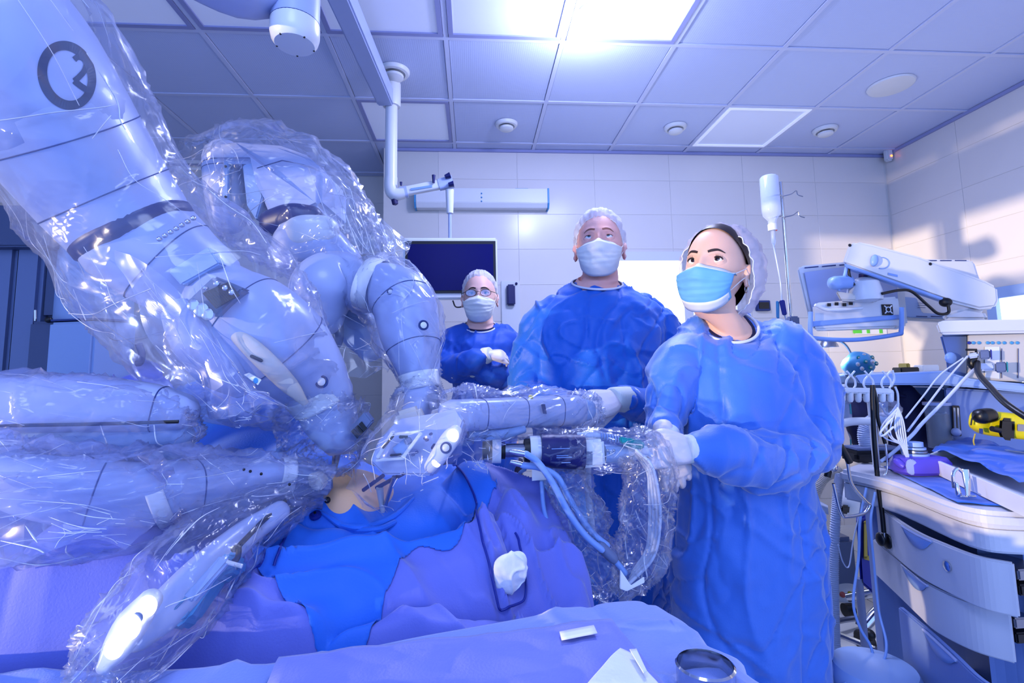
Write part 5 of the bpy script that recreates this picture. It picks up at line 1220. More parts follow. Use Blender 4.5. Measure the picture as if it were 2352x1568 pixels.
sleeve('plastic_sleeve', 'wide clear plastic tent over the second robot arm, draping to the right', [(470, 400, 1.55, 70), (540, 420, 1.5, 118), (630, 440, 1.46, 140), (720, 510, 1.42, 135), (800, 575, 1.38, 95), (850, 630, 1.33, 66)], 'film_clear', .010, 9, 2, n=110, sm=80)
flap('clear plastic flap spreading right from the second arm toward the screen', [[(700,370,1.45),(760,400,1.42),(830,455,1.38),(900,520,1.36),(945,552,1.36)], [(740,470,1.36),(790,500,1.34),(840,540,1.33),(900,560,1.34),(940,575,1.36)], [(760,560,1.32),(800,575,1.31),(850,590,1.30),(885,600,1.31),(915,608,1.33)]], 'film_clear', .014, 3, 70, 50)
sleeve('plastic_sleeve', 'clear plastic sleeve around the bent forearm with the white tape bands', [(842, 650, 1.30, 66), (890, 668, 1.27, 78), (930, 710, 1.24, 80), (942, 780, 1.21, 78), (960, 850, 1.19, 56), (966, 880, 1.185, 46), (966, 920, 1.17, 60), (955, 960, 1.14, 58)], 'film_sleeve', .006, 15, 4, n=90, sm=90)
flap('crinkled plastic hanging under the second arm between the two forearms', [[(700,700,1.3),(760,690,1.3),(820,700,1.32),(880,760,1.3),(915,830,1.28)], [(740,780,1.25),(780,790,1.26),(830,800,1.28),(880,820,1.28),(905,850,1.28)], [(770,850,1.22),(800,862,1.24),(840,868,1.26),(870,850,1.28),(890,848,1.28)]], 'film_clear', .012, 6)
sleeve('plastic_bag', 'crumpled clear plastic bulge below the tape band, above the bare skin', [(728, 905, 1.07, 70), (735, 950, 1.07, 92), (755, 1000, 1.07, 96), (765, 1040, 1.08, 70), (762, 1065, 1.09, 40)], 'film_bag', .009, 17, 7, n=90, sm=70)
sleeve('plastic_sleeve', 'milky clear plastic over the thick link at the left edge', [(-120, 950, .86, 95), (60, 948, .86, 90), (220, 955, .87, 86), (360, 968, .89, 72), (440, 965, .91, 48), (462, 960, .915, 18)], 'film_milky', .005, 7, 9, n=90, sm=80)
sleeve('plastic_sleeve', 'crumpled clear plastic around the low forearm at left', [(-80, 1120, .78, 100), (80, 1150, .78, 110), (220, 1155, .80, 105), (340, 1145, .84, 84), (390, 1128, .86, 76), (520, 1116, .92, 68), (640, 1100, .97, 44), (700, 1110, .99, 46), (752, 1120, 1.0, 34)], 'film_milky', .010, 10, 10, n=110, sm=120)
sleeve('plastic_bag', 'long clear plastic bag around the lamp-lit instrument drive at lower left', [(720, 1130, .97, 30), (640, 1165, .92, 48), (540, 1225, .86, 72), (450, 1310, .78, 88), (370, 1400, .72, 82), (290, 1480, .665, 62), (230, 1560, .64, 34), (190, 1600, .63, 14)], 'film_sleeve', .006, 12, 11, n=100, sm=100)
flap('big loose plastic fold sweeping across the violet drape at far left', [[(-80,1080,.76),(60,1090,.75),(180,1120,.75),(300,1160,.76),(380,1180,.80)], [(-80,1180,.72),(60,1190,.71),(180,1200,.71),(280,1210,.73),(340,1220,.76)], [(-80,1330,.70),(40,1300,.69),(130,1260,.70),(220,1240,.72),(290,1262,.74)]], 'film_milky', .010, 12, f=9)
# drive-plate bag: closed pouch with pointed corners
t_pts = [[(868,960,1.02),(905,925,1.02),(970,895,1.00),(1030,915,.97),(1078,935,.96)], [(830,1030,.96),(880,995,.89),(950,975,.885),(1025,960,.89),(1082,972,.92)], [(800,1100,.96),(845,1065,.89),(920,1050,.88),(1000,1042,.875),(1056,1040,.90)], [(815,1150,.97),(850,1140,.92),(910,1120,.90),(965,1110,.89),(1018,1095,.90)], [(850,1188,1.0),(875,1190,.98),(905,1170,.96),(945,1146,.94),(990,1120,.92)]]
flap('clear pouch stretched over the lamp-lit carriage plate above the skin', t_pts, 'film_bag', .008, 13, 90, 90, name='plastic_bag', f=15)
sleeve('plastic_sleeve', 'wrinkled clear plastic tube cover on the horizontal arm held by the glove', [(1040, 960, 1.06, 52), (1090, 952, 1.09, 48), (1200, 948, 1.17, 46), (1310, 944, 1.25, 44), (1352, 945, 1.28, 36), (1372, 938, 1.29, 20)], 'film_bag', .007, 17, 14, n=90, sm=100)
flap('thin clear plastic between the carriage plate and the endoscope', [[(1055,985,1.04),(1090,1000,1.05),(1130,1010,1.06),(1180,1000,1.08)], [(1050,1030,1.04),(1085,1045,1.05),(1110,1060,1.06),(1130,1060,1.07)], [(1040,1065,1.04),(1070,1072,1.05),(1095,1080,1.06),(1118,1086,1.07)]], 'film_bag', .008, 15)
sleeve('plastic_sleeve', 'clear plastic cover tight around the black endoscope head', [(1232, 1034, 1.12, 40), (1290, 1034, 1.12, 44), (1350, 1036, 1.12, 46), (1410, 1036, 1.12, 42), (1470, 1040, 1.12, 44)], 'film_bag', .004, 20, 16, n=80, sm=70)
sleeve('plastic_sleeve', 'transparent hanging sleeve with cables, right side of the plastic loop', [(1440, 1015, 1.10, 34), (1480, 1040, 1.10, 44), (1492, 1095, 1.10, 52), (1486, 1160, 1.10, 56), (1484, 1230, 1.10, 56), (1466, 1290, 1.10, 50), (1440, 1335, 1.10, 34), (1415, 1366, 1.10, 12)], 'film_bag', .009, 14, 17, n=90, sm=110)
sleeve('plastic_sleeve', 'transparent hanging sleeve, left side of the plastic loop under the endoscope', [(1290, 1078, 1.12, 50), (1308, 1130, 1.12, 56), (1330, 1190, 1.12, 54), (1356, 1250, 1.12, 50), (1380, 1310, 1.12, 40), (1412, 1362, 1.11, 14)], 'film_bag', .009, 14, 18, n=90, sm=100)
o = MB().prism([PY(1425,1308,1.03), PY(1450,1345,1.03), PY(1480,1325,1.03), PY(1481,1338,1.03), PY(1440,1358,1.03), PY(1424,1352,1.03)], (0,.004,0)).build('tape_strip', 'white_tape', None, smooth=False, bevel=.001); tag(o, 'white tape tab at the bottom of the plastic loop', 'tape')
# ================================================================ right-hand side: drip stand, monitors, machine, cart
def V3(*a): return Vector(a)
def poly_plate(pts, Y, dep, name, m, parent, bevel=.006, yo=0, seg=2):
    P = [PY(x, y, Y) if not hasattr(Y, '__len__') else PY(x, y, Y[k]) for k, (x, y) in enumerate(pts)]
    c = sum(P, Vector())/len(P); d = Vector((c.x, c.y, 0)).normalized()      # faced towards the operating table
    return MB().prism(P, d*dep).build(name, m, parent, smooth=False, bevel=bevel, seg=seg)
def tpx(pts, r, name, m, parent=None, Y=None, n=10, sm=None, **k):
    P = [PY(p[0], p[1], p[2] if len(p) > 2 else Y) for p in pts]
    return MB().tube(P, r, n, smooth=(sm if sm is not None else (len(P)*7 if len(P) > 2 else 0)), **k).build(name, m, parent)
# drip stand
YI = 2.26; bx = PY(1818, 740, YI).x; zt = PY(1798, 418, YI).z
t = thing('drip_stand', 'thin chrome drip stand with wire hooks in front of the far wall', 'stand', (bx, YI, 0))
MB().tube([(bx, YI, .04), (bx, YI, zt)], .008, 12).build('pole', 'chrome', t)
MB().tube([(bx, YI, .04), (bx, YI, 1.30)], .012, 12).build('lower_pole', 'chrome', t)
zz = PY(1816, 742, YI).z; MB().box((bx, YI-.01, zz), (.045, .04, .06)).build('clamp', 'robot_grey', t, smooth=False, bevel=.006)
for k, yy in enumerate((452, 500)):
    z = PY(1800, yy, YI).z; q = [V3(bx, YI-.01, z), V3(bx+.03, YI-.03, z+.004), V3(bx+.055, YI-.03, z+.02), V3(bx+.06, YI-.03, z+.0), V3(bx+.085, YI-.03, z-.008)]
    MB().tube(q, .0025, 6, smooth=16).build('hook', 'steel', t); MB().tube([V3(bx-.10, YI-.02, z-.012), V3(bx-.05, YI-.055, z-.010), V3(bx, YI-.01, z-.006)], .0025, 6, smooth=14).build('hook', 'steel', t)
for k in range(5):
    a = 2*PI*k/5+.3; MB().tube([(bx, YI, .07), (bx+.26*math.cos(a), YI+.26*math.sin(a), .05), (bx+.27*math.cos(a), YI+.27*math.sin(a), .02)], .012, 8, smooth=10).build('foot', 'steel', t)
bc = PY(1774, 460, YI-.04); rB = M_(21.5, YI); b0 = PY(1774, 515, YI-.04)
t = thing('infusion_bottle', 'upside down clear infusion bottle hanging on the drip stand', 'bottle', b0)
H = PY(1774, 405, YI-.04).z-b0.z
MB().lathe([(.0005, H),(rB*.8, H),(rB, H-.01),(rB, H*.28),(rB*.9, H*.18),(rB*.45, H*.08),(rB*.42, 0),(.0005, 0)], b0, 28).build('glass', 'fluid', t)
MB().lathe([(rB*.42, .0),(rB*.5, .0),(rB*.5, -.03),(rB*.2, -.032),(.0005,-.032)], b0, 18).build('stopper', 'white_plastic', t)
MB().lathe([(.0005,-.03),(.009,-.03),(.010,-.085),(.004,-.10),(.0005,-.1)], b0, 14).build('drip_chamber', 'fluid', t)
MB().sphere(b0+V3(.010,-.012,-.03), .005, 8, 6).build('red_tab', 'led_red' if False else 'lip', t)
o = tpx([(1776, 560), (1784, 600), (1793, 650), (1796, 690), (1802, 720), (1806, 740)], .0035, 'infusion_line', 'tube_white', None, YI-.05); tag(o, 'thin white infusion line hanging below the bottle', 'tube')
t = thing('roller_clamp', 'blue roller clamps on the drip stand above the gown shoulder', 'clamp', PY(1797, 735, YI-.05))
poly_plate([(1789,690),(1802,688),(1808,722),(1797,724)], YI-.06, .02, 'clamp_body', 'wire_blue', t, .003); poly_plate([(1782,690),(1790,692),(1790,732),(1783,730)], YI-.05, .02, 'clamp_body', 'cyan_part', t, .003)
q = PY(1752, 702, WALLY-.02); t = thing('wall_box', 'small dark framed box on the far wall beside the drip stand', 'wall box', q)
MB().box((q.x, WALLY-.02, q.z), (.11, .03, .08)).build('frame', 'seam', t, smooth=False, bevel=.004); MB().box((q.x, WALLY-.038, q.z), (.08, .006, .05)).build('panel', 'dark', t, smooth=False)
# ---------------------------------------------------------------- monitors on a swing arm
YM2 = 1.95
t = thing('medical_monitor', 'white medical monitor seen from behind, left of the swing arm, with bar handle', 'monitor', PY(1960, 760, YM2))
poly_plate([(1830,616),(1838,610),(1950,600),(2075,640),(2085,745),(2060,756),(1862,752)], YM2+.05, .03, 'back_shell', 'white_plastic', t, .008)
poly_plate([(1846,625),(1942,612),(2060,648),(2066,738),(1870,742)], YM2+.042, .01, 'back_panel', 'robot_white', t, .003)
for k in range(3): poly_plate([(1848+40*k, 613.5-3*k),(1880+40*k, 610.5-3*k),(1880+40*k, 613-3*k),(1848+40*k, 616-3*k)], YM2+.047, .003, 'vent_slot', 'seam', t, 0)
poly_plate([(1866,700),(1880,694),(2062,680),(2070,735),(2060,752),(1868,758)], YM2-.06, .10, 'lower_box', 'white_plastic', t, .008)
poly_plate([(1862,738),(2068,722),(2070,732),(1864,750)], YM2-.07, .02, 'grille_strip', 'tube_blue', t, .003)
tpx([(1872,700),(1905,712),(1980,707)], .006, 'tray_wire', 'white_plastic', t, YM2-.09, sm=12)
tpx([(1862,716),(1862,768),(1876,777),(1965,780),(2058,768),(2070,758),(2071,706)], .0085, 'handle', 'tube_blue', t, YM2-.09, sm=60)
fb = PY(2038, 711, YM2-.064); MB().box(fb, (.042, .006, .042)).build('fan_grille', 'dark', t, smooth=False)
for k in range(4):
    a = PI/4+PI/2*k; MB().tube([fb+V3(math.cos(a)*.008, -.005, math.sin(a)*.008), fb+V3(math.cos(a)*.022, -.005, math.sin(a)*.022)], .0025, 6).build('fan_spoke', 'white_plastic', t)
MB().tube([fb+V3(math.cos(a)*.010, -.005, math.sin(a)*.010) for a in np.linspace(0, 2*PI, 16)], .002, 6).build('fan_hub', 'white_plastic', t)
for (x, y) in ((1900,700),(1917,698),(1935,700),(1950,697)): poly_plate([(x,y-4),(x+9,y-4),(x+9,y+3),(x,y+3)], YM2-.066, .004, 'port', 'dark', t, 0)
t = thing('medical_monitor', 'second white monitor seen from behind, right of the swing arm over the machine', 'monitor', PY(2170, 735, 2.05))
poly_plate([(2118,594),(2230,596),(2238,602),(2268,700),(2262,712),(2190,742),(2075,735),(2052,690)], 2.08, .04, 'back_shell', 'white_plastic', t, .008)
poly_plate([(2062,680),(2105,684),(2118,718),(2178,722),(2176,733),(2078,728)], 2.07, .012, 'vent_frame', 'light_blue', t, .003)
for k in range(3): poly_plate([(2125+34*k, 597),(2152+34*k, 597),(2152+34*k, 599),(2125+34*k, 599)], 2.076, .003, 'vent_slot', 'seam', t, 0)
for k in range(2): poly_plate([(2104+34*k, 725),(2130+34*k, 726),(2130+34*k, 728),(2104+34*k, 727)], 2.066, .003, 'vent_slot', 'seam', t, 0)
for k in range(3): poly_plate([(2108, 695+5*k),(2126, 696+5*k),(2126, 697+5*k),(2108, 696+5*k)], 2.064, .003, 'mark', 'seam', t, 0)
YA = 1.82
t = thing('swing_arm', 'thick white swing arm sloping down to the right across both monitors', 'monitor arm', PY(2200, 735, YA))
poly_plate([(1950,560),(1966,553),(2000,560),(2110,588),(2265,645),(2290,658),(2293,690),(2286,706),(2250,710),(2180,692),(1938,606),(1936,598)], YA, .085, 'arm_shell', 'white_plastic', t, .010, seg=3)
poly_plate([(1938,604),(2180,688),(2182,696),(1940,612)], YA-.003, .09, 'arm_edge', 'tube_blue', t, .003)
MB().sphere(PY(1952,563,YA-.001), (.007,.003,.006), 10, 8).build('screw', 'dark', t); MB().sphere(PY(2137,606,YA-.001), (.007,.003,.006), 10, 8).build('screw', 'dark', t)
MB().sphere(PY(2008,598,YA-.008), (.014,.012,.024), 16, 12, Matrix.Rotation(.3, 3, 'Y')).build('knob', 'tube_blue', t)
MB().tube([PY(2026+16*math.cos(a), 604+13*math.sin(a), YA-.002) for a in np.linspace(-1.6, 2.0, 14)], .0016, 6).build('knob_rim', 'tube_blue', t)
poly_plate([(2040,626),(2062,631),(2062,636),(2040,631)], YA-.002, .003, 'logo_recess', 'tube_blue', t, 0)
tpx([(1984,618),(1982,645)], .016, 'pivot', 'navy_plastic', t, YA+.05)
MB().lathe([(.0005,.03),(.02,.03),(.05,.012),(.06,-.03),(.058,-.06),(.03,-.066),(.0005,-.066)], PY(1984, 655, YA+.04), 28).build('hub', 'white_plastic', t)
arm_tube([(1918, 650, YA+.02, 17), (1945, 648, YA+.04, 17)], 'side_knob', 'tube_blue', t, n=20)
poly_plate([(1918,668),(1960,674),(2015,660),(2026,680),(2010,692),(1930,690)], YA+.02, .06, 'bracket', 'beige', t, .006)
tpx([(1946,606),(1938,640),(1925,668)], .006, 'cable', 'tube_blue', t, YA+.02, sm=14); tpx([(1948,608),(1952,635),(1962,655)], .005, 'cable', 'dark', t, YA+.02, sm=14)
tpx([(2026,674),(2068,666),(2095,670),(2130,700),(2155,720),(2178,718),(2178,700)], .0055, 'cable', 'black_rubber', t, YA-.02, sm=40)
MB().sphere(PY(2172,694,YA+.0), (.022,.02,.018), 14, 10).build('elbow', 'dark', t)
poly_plate([(2160,735),(2172,718),(2215,706),(2260,712),(2272,735)], YA+.02, .12, 'foot', 'white_plastic', t, .012)
# ---------------------------------------------------------------- anaesthesia machine
YR = 1.72
t = thing('anaesthesia_machine', 'pale blue anaesthesia machine with beige module rack at the right edge', 'medical machine', PY(2300, 900, YR+.2) * 1.0)
t.location.z = 0
def PB(pts, Y, dep, name, m, bevel=.004, parent=None): return poly_plate(pts, Y, dep, name, m, parent or t, bevel)
PB([(2148,742),(2165,736),(2460,730),(2460,762),(2158,768)], YR-.12, .4, 'top_shelf', 'white_plastic', .008)
PB([(2158,768),(2225,766),(2225,890),(2180,890),(2172,820)], YR-.05, .3, 'side_column', 'machine_blue', .008)
PB([(2222,768),(2460,760),(2460,880),(2222,872)], YR-.08, .3, 'module_rack', 'beige', .004)
for x in (2300, 2338): PB([(x,800),(x+1.5,800),(x+1.5,868),(x,868)], YR-.083, .004, 'rack_joint', 'seam', 0)
for k, x in enumerate((2226,2236,2249,2269,2280,2294,2307,2324,2337)): MB().sphere(PY(x, 787, YR-.082), (.0075,.003,.0055), 12, 8).build('button', 'wire_blue' if k == 0 else 'cyan_part', t)
PB([(2283,804),(2289,804),(2289,822),(2283,822)], YR-.083, .004, 'marker', 'led_red' if False else 'lip', 0)
PB([(2262,796),(2296,796),(2296,870),(2262,866)], YR-.084, .004, 'module', 'label_white', .001)
PB([(1960,862),(2168,852),(2230,870),(2460,892),(2460,912),(2168,884),(1975,884)], YR-.12, .3, 'work_shelf', 'light_blue', .006)
PB([(2168,890),(2460,908),(2460,1060),(2230,1050),(2180,1000)], YR-.06, .3, 'side_panel', 'machine_blue', .006)
PB([(2020,888),(2168,890),(2175,950),(2100,930)], YR+.1, .1, 'drawer_front', 'light_blue', .006)
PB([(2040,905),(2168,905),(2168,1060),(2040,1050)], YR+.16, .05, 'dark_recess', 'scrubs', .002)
PB([(2186,931),(2204,932),(2209,1002),(2189,1001)], YR-.08, .02, 'flow_gauge', 'dark', .002)
for k in range(2): tpx([(2192+8*k,936),(2195+8*k,996)], .003, 'gauge_tube', 'glass_jar', t, YR-.085)
for (x, y, r) in ((2196,992,.014),(2204,1022,.013)): MB().sphere(PY(x,y,YR-.09), r, 14, 10).build('valve_knob', 'robot_white', t)
MB().sphere(PY(2184,822,YR-.06), (.02,.014,.02), 14, 10).build('valve_knob', 'tube_blue', t)
jr = PY(2162, 1028, YR-.04); MB().lathe([(.0005,0),(.036,0),(.036,.145),(.0005,.145)], jr, 24).build('absorber_jar', 'glass_jar', t)
MB().lathe([(.0005,.002),(.032,.002),(.032,.115),(.0005,.115)], jr, 24).build('absorber_fill', 'amber', t); MB().lathe([(.0005,.145),(.04,.145),(.04,.155),(.0005,.155)], jr, 24).build('jar_lid', 'robot_white', t)
MB().box((PY(2300,1200,YR+.15).x+.42, YR+.25, .45), (.9, .4, .85)).build('cabinet', 'machine_blue', t, smooth=False, bevel=.01)
# plugs and cables on the rack
def plug(pts, Y, lab, m='robot_grey'):
    o = thing('cable_plug', lab, 'plug', PY(*pts[0], Y)); poly_plate(pts, Y, .03, 'plug_body', m, o, .005); return o
p1_ = plug([(2248,804),(2274,802),(2276,824),(2250,826)], YR-.14, 'upper grey cable plug on the module rack'); poly_plate([(2274,802),(2278,803),(2279,824),(2276,825)], YR-.141, .03, 'plug_ring', 'wire_blue', p1_, .001)
p2_ = plug([(2284,832),(2312,830),(2314,854),(2286,856)], YR-.14, 'lower grey cable plug with green ring on the rack'); poly_plate([(2311,830),(2315,831),(2316,854),(2313,855)], YR-.141, .03, 'plug_ring', 'teal', p2_, .001)
poly_plate([(2246,834),(2284,834),(2286,850),(2250,852)], YR-.138, .024, 'plug_sleeve', 'tube_white', p2_, .006)
poly_plate([(2222,812),(2248,808),(2250,820),(2224,824)], YR-.138, .02, 'plug_sleeve', 'tube_white', p1_, .005)
o = tpx([(2220,803),(2242,803),(2242,812)], .004, 'clip_bracket', 'dark', None, YR-.13, sm=0); tag(o, 'small black bracket above the upper grey plug', 'bracket')
o = tpx([(2246,842,YR-.14),(2225,860,1.55),(2170,920,1.5),(2120,970,1.45),(2094,1000,1.4),(2050,1040,1.4),(2022,1060,1.4)], .0048, 'patient_cable', 'tube_white'); tag(o, 'thickest pale cable running from the lower grey plug down left', 'cable')
o = tpx([(2222,818,YR-.14),(2180,865,1.55),(2130,930,1.5),(2085,990,1.42)], .0030, 'patient_cable', 'tube_white'); tag(o, 'middle thin pale cable from the upper grey plug', 'cable')
o = tpx([(2212,822,YR-.14),(2160,860,1.55),(2120,910,1.5),(2080,960,1.45)], .0024, 'patient_cable', 'tube_white'); tag(o, 'topmost thin pale cable crossing in front of the pale blue column', 'cable')
o = tpx([(2245,832,YR-.13),(2248,858,1.5),(2275,890,1.4),(2315,930,1.3),(2400,985,1.2)], .0085, 'black_cable', 'black_rubber'); tag(o, 'thick black cable curving off the rack to the right edge', 'cable')
o = tpx([(2238,812,YR-.12),(2232,835,YR-.12),(2245,850,YR-.12)], .012, 'black_connector', 'black_rubber', None); tag(o, 'black round connector hanging between the grey plugs', 'plug')
# yellow torch
YF = 1.45
t = thing('yellow_torch', 'yellow and black handheld torch hanging on the machine side at right', 'torch', PY(2290, 1010, YF))
arm_tube([(2246, 966, YF, 24), (2275, 972, YF, 30), (2400, 985, YF-.05, 31)], 'body', 'yellow', t, n=28, sq=3, aspect=.7)
arm_tube([(2254, 956, YF-.02, 18), (2272, 953, YF-.02, 17)], 'lens_hood', 'black_rubber', t, n=20)
poly_plate([(2297,960),(2330,962),(2330,1014),(2300,1010),(2294,995)], YF-.05, .06, 'grip', 'black_rubber', t, .008)
tpx([(2278,984),(2296,988)], .008, 'switch', 'dark', t, YF-.05); poly_plate([(2336,974),(2400,978),(2400,992),(2336,990)], YF-.055, .03, 'metal_plate', 'steel', t, .002)
poly_plate([(2249,984),(2258,985),(2258,996),(2249,995)], YF-.04, .01, 'label', 'seam', t, 0)
tpx([(2240,996),(2236,1012),(2238,1022)], .002, 'lanyard', 'olive', t, YF-.02, sm=10); tpx([(2262,944),(2236,955),(2230,976)], .002, 'strap', 'dark', t, YF-.02, sm=10)
# ---------------------------------------------------------------- hook rack
YH = 1.45
t = thing('tube_holder', 'pale plastic tube holder rail with open ring clips beside the gown', 'holder', PY(1985, 915, YH))
MB().prism([PY(1908,890,YH), PY(2052,892,YH), PY(2056,906,YH), PY(1908,902,YH)], (0,.04,0)).build('rail', 'white_plastic', t, smooth=False, bevel=.004)
for k in range(8): MB().tube([PY(1916+18.5*k, 900, YH+.01), PY(1916+18.5*k, 918, YH+.01)], .0085, 14, round_ends=2).build('socket', 'white_plastic', t)
for k in range(4):
    xc = 1913+41*k
    for s in (-1, 1): tpx([(xc+s*9,852),(xc+s*2,862),(xc+s*9,872),(xc+s*11,884),(xc+s*7,891)], .0028, 'clip', 'white_plastic', t, YH+.01, 8, 20)
tpx([(2056,888),(2062,905),(2062,935),(2056,948)], .003, 'end_hook', 'white_plastic', t, YH, sm=14)
tpx([(2050,850),(2054,870),(2048,886)], .003, 'clip', 'white_plastic', t, YH+.03, sm=14); tpx([(1925,975),(1955,968),(2000,967)], .012, 'support_arm', 'white_plastic', t, YH+.03)
# support the rail on a post behind
MB().tube([PY(1998,905,YH+.05), (PY(1998,905,YH+.05).x, YH+.05, .86)], .010, 10).build('post', 'white_plastic', t)
# stethoscope
YS = 1.38
t = thing('stethoscope', 'black stethoscope hanging from the tube holder in front of the cart', 'stethoscope', PY(2028, 1255, YS))
tpx([(2004,884),(2004,920),(2008,1010),(2016,1100),(2026,1180),(2030,1222)], .0062, 'tubing', 'black_rubber', t, YS); tpx([(2005,884),(2014,925),(2016,960),(2026,995),(2033,1018)], .0048, 'tubing', 'black_rubber', t, YS+.01)
tpx([(2033,1015),(2038,1060),(2036,1085),(2028,1095)], .0028, 'ear_tube', 'chrome', t, YS+.01); tpx([(2010,1005),(2012,1060),(2014,1090)], .0026, 'ear_tube', 'chrome', t, YS+.02)
MB().tube([PY(2030,1220,YS), PY(2031,1240,YS)], .004, 10).build('stem', 'chrome', t)
MB().sphere(PY(2022,1238,YS), (.007,.016,.018), 16, 12).build('chest_piece', 'black_rubber', t); MB().sphere(PY(2037,1242,YS), (.006,.018,.021), 16, 12).build('diaphragm', 'black_rubber', t)
# lead bundle with plug
t = thing('lead_bundle', 'bundle of thin white leads ending in a flat pale plug over the purple device', 'cable', PY(2095, 1090, 1.33))
for k in range(9):
    a = -4+k; tpx([(2058+2*math.sin(k),938+k), (2040+a*5,975+4*(k%3)), (2048+a*5+3*math.cos(k*2),1005), (2072+a*1.5,1020), (2080+a,1040), (2088,1060)] if k % 2 else [(2062,935), (2066+a*2,965), (2070+a*2.5,1000), (2080+a,1035), (2090,1062)], .0019, 'lead', 'tube_white', t, 1.36, 6)
tpx([(2050,960),(2024,990),(2022,1000),(2032,998),(2052,980)], .0026, 'lead_loop', 'tube_white', t, 1.34, 8, 24)
poly_plate([(2082,1058),(2094,1054),(2108,1062),(2112,1082),(2096,1092),(2084,1086),(2080,1070)], 1.33, .012, 'plug', 'robot_white', t, .002)
# ---------------------------------------------------------------- back counter, lamp, cap
YK = 2.35
t = thing('back_counter', 'pale counter along the far wall behind the tube holder', 'counter', (PY(2050,870,YK).x, YK+.3, 0))
zk = PY(2080, 858, YK).z; MB().box((PY(2050,870,YK).x+.15, YK+.35, zk-.02), (1.5, .7, .04)).build('worktop', 'light_blue', t, smooth=False, bevel=.005)
for dx_ in (-.5, .75): MB().box((PY(2050,870,YK).x+dx_, YK+.38, (zk-.04)/2), (.05, .6, zk-.05)).build('side_panel', 'light_blue', t, smooth=False, bevel=.004)
MB().box((PY(2050,870,YK).x+.15, YK+.62, zk-.16), (1.2, .03, .22)).build('back_panel', 'light_blue', t, smooth=False, bevel=.004)
cc_ = PY(1973, 846, 2.3); t = thing('patterned_cap', 'turquoise flower patterned cloth cap on the back counter under the lamp', 'cap', (cc_.x, cc_.y, zk))
def capd(co, no): return no*(fbm(co*22, 2)*.006)[:,None]
MB().sphere((cc_.x, cc_.y, zk+.05), (.072,.065,.056), 28, 20).build('cap_body', 'cyan_part', t, disp=capd)
for k, (dx, dz) in enumerate(((-.035,.03),(-.005,.042),(.03,.03),(-.045,.0),(-.015,.012),(.018,.010),(.045,.002),(-.03,-.02),(.005,-.016))):
    yy = -math.sqrt(max(.0001, 1-(dx/.074)**2-(dz/.058)**2))*.067; MB().sphere((cc_.x+dx, cc_.y+yy, zk+.05+dz), (.011,.003,.010), 12, 8).build('flower', 'tube_white' if k % 2 else 'teal', t); MB().sphere((cc_.x+dx, cc_.y+yy-.002, zk+.05+dz), (.005,.003,.0045), 10, 6).build('flower_eye', 'beige', t)
YL = 2.36; t = thing('desk_lamp', 'small lit desk lamp with bent neck glowing beside the gown shoulder', 'lamp', (PY(1960,840,YL).x, YL, zk))
hq = PY(1902, 797, YL); MB().lathe([(.012,.045),(.022,.042),(.042,.012),(.046,0),(.042,0),(.036,.012),(.012,.036)], hq, 24).build('shade', 'steel', t)
MB().lathe([(.0005,.004),(.038,.004),(.030,.015),(.0005,.018)], hq, 20).build('bulb', mat('bulb_glow', (255,255,255), .3, emit=(255,252,245), es=12), t)
tpx([(1908,778),(1935,786),(1952,806),(1960,830)], .006, 'neck', 'steel', t, YL, sm=20)
MB().lathe([(.0005,0),(.05,0),(.05,.012),(.0005,.015)], (PY(1960,840,YL).x, YL, zk), 20).build('base', 'steel', t)
light('desk_lamp_light', 'SPOT', (hq.x, hq.y, hq.z-.005), 9, (1.0,.97,.9), spot_size=2.4, spot_blend=.5, shadow_soft_size=.03)
for k, (x, w_, h_, m_, lb) in enumerate(((2080,.10,.03,'dark','low dark box on the back counter'),(2078,.02,.05,'olive','small brown bottle on the back counter'),(2128,.09,.04,'label_white','white box on the back counter by the machine'))):
    q = PY(x, 850, YK+.12+.1*(k == 1)); o = MB().box((q.x, q.y, zk+h_/2), (w_, .06, h_)).build(('flat_box','small_bottle','paper_box')[k], m_, None, smooth=False, bevel=.004); tag(o, lb, ('box','bottle','box')[k])
t = thing('paper_notes', 'sheet with green notes on the far wall seen through the monitor handle', 'notes', PY(1995, 757, WALLY-.02))
MB().box(PY(2000, 757, WALLY-.012), (.26,.004,.07)).build('sheet', 'label_white', t, smooth=False)
for x, w_ in ((1969,.07),(1994,.025),(2023,.025)): MB().box(PY(x, 757, WALLY-.016), (w_,.003,.055)).build('note', 'green_note', t, smooth=False)
# ---------------------------------------------------------------- drawer cart
ZC = .89
rim_px = [(1925,1078),(1965,1085),(2029,1100),(2075,1116),(2119,1133),(2165,1150),(2208,1163),(2270,1174),(2352,1179),(2460,1180)]
rimp = [PZ(x, y, ZC) for x, y in rim_px]
ctr = PZ(2400, 1020, ZC)
t = thing('drawer_cart', 'white and blue medical cart with curved open drawers at the lower right', 'cart', (ctr.x, ctr.y, 0))
rc = [Vector(p) for p in catmull([tuple(p) for p in rimp], 40)]
bk = [Vector((rc[-1].x+.05, rc[-1].y+.6, ZC)), Vector((rc[0].x+.15, rc[0].y+.10, ZC))]
def inset(P, d, z):
    out = []
    for i, p in enumerate(P):
        a = P[max(0, i-1)]; b_ = P[min(len(P)-1, i+1)]; T_ = (b_-a).normalized(); n_ = Vector((-T_.y, T_.x, 0)); q = p+n_*d; out.append(Vector((q.x, q.y, z)))
    return out
def ledge(P, zt, zb_, name, m, back=bk, bevel=.005):
    poly = [Vector((p.x, p.y, zt)) for p in P]+[Vector((p.x, p.y, zt)) for p in back]
    return MB().prism(poly, (0, 0, zb_-zt)).build(name, m, t, smooth=False, bevel=bevel)
ledge(rc, ZC, ZC-.035, 'top_rim', 'cart_white', bevel=.010)
ledge(inset(rc, .018, ZC), ZC-.035, ZC-.088, 'upper_body', 'cart_white')
ledge(inset(rc, .14, ZC), ZC-.088, .12, 'carcass', 'machine_blue')
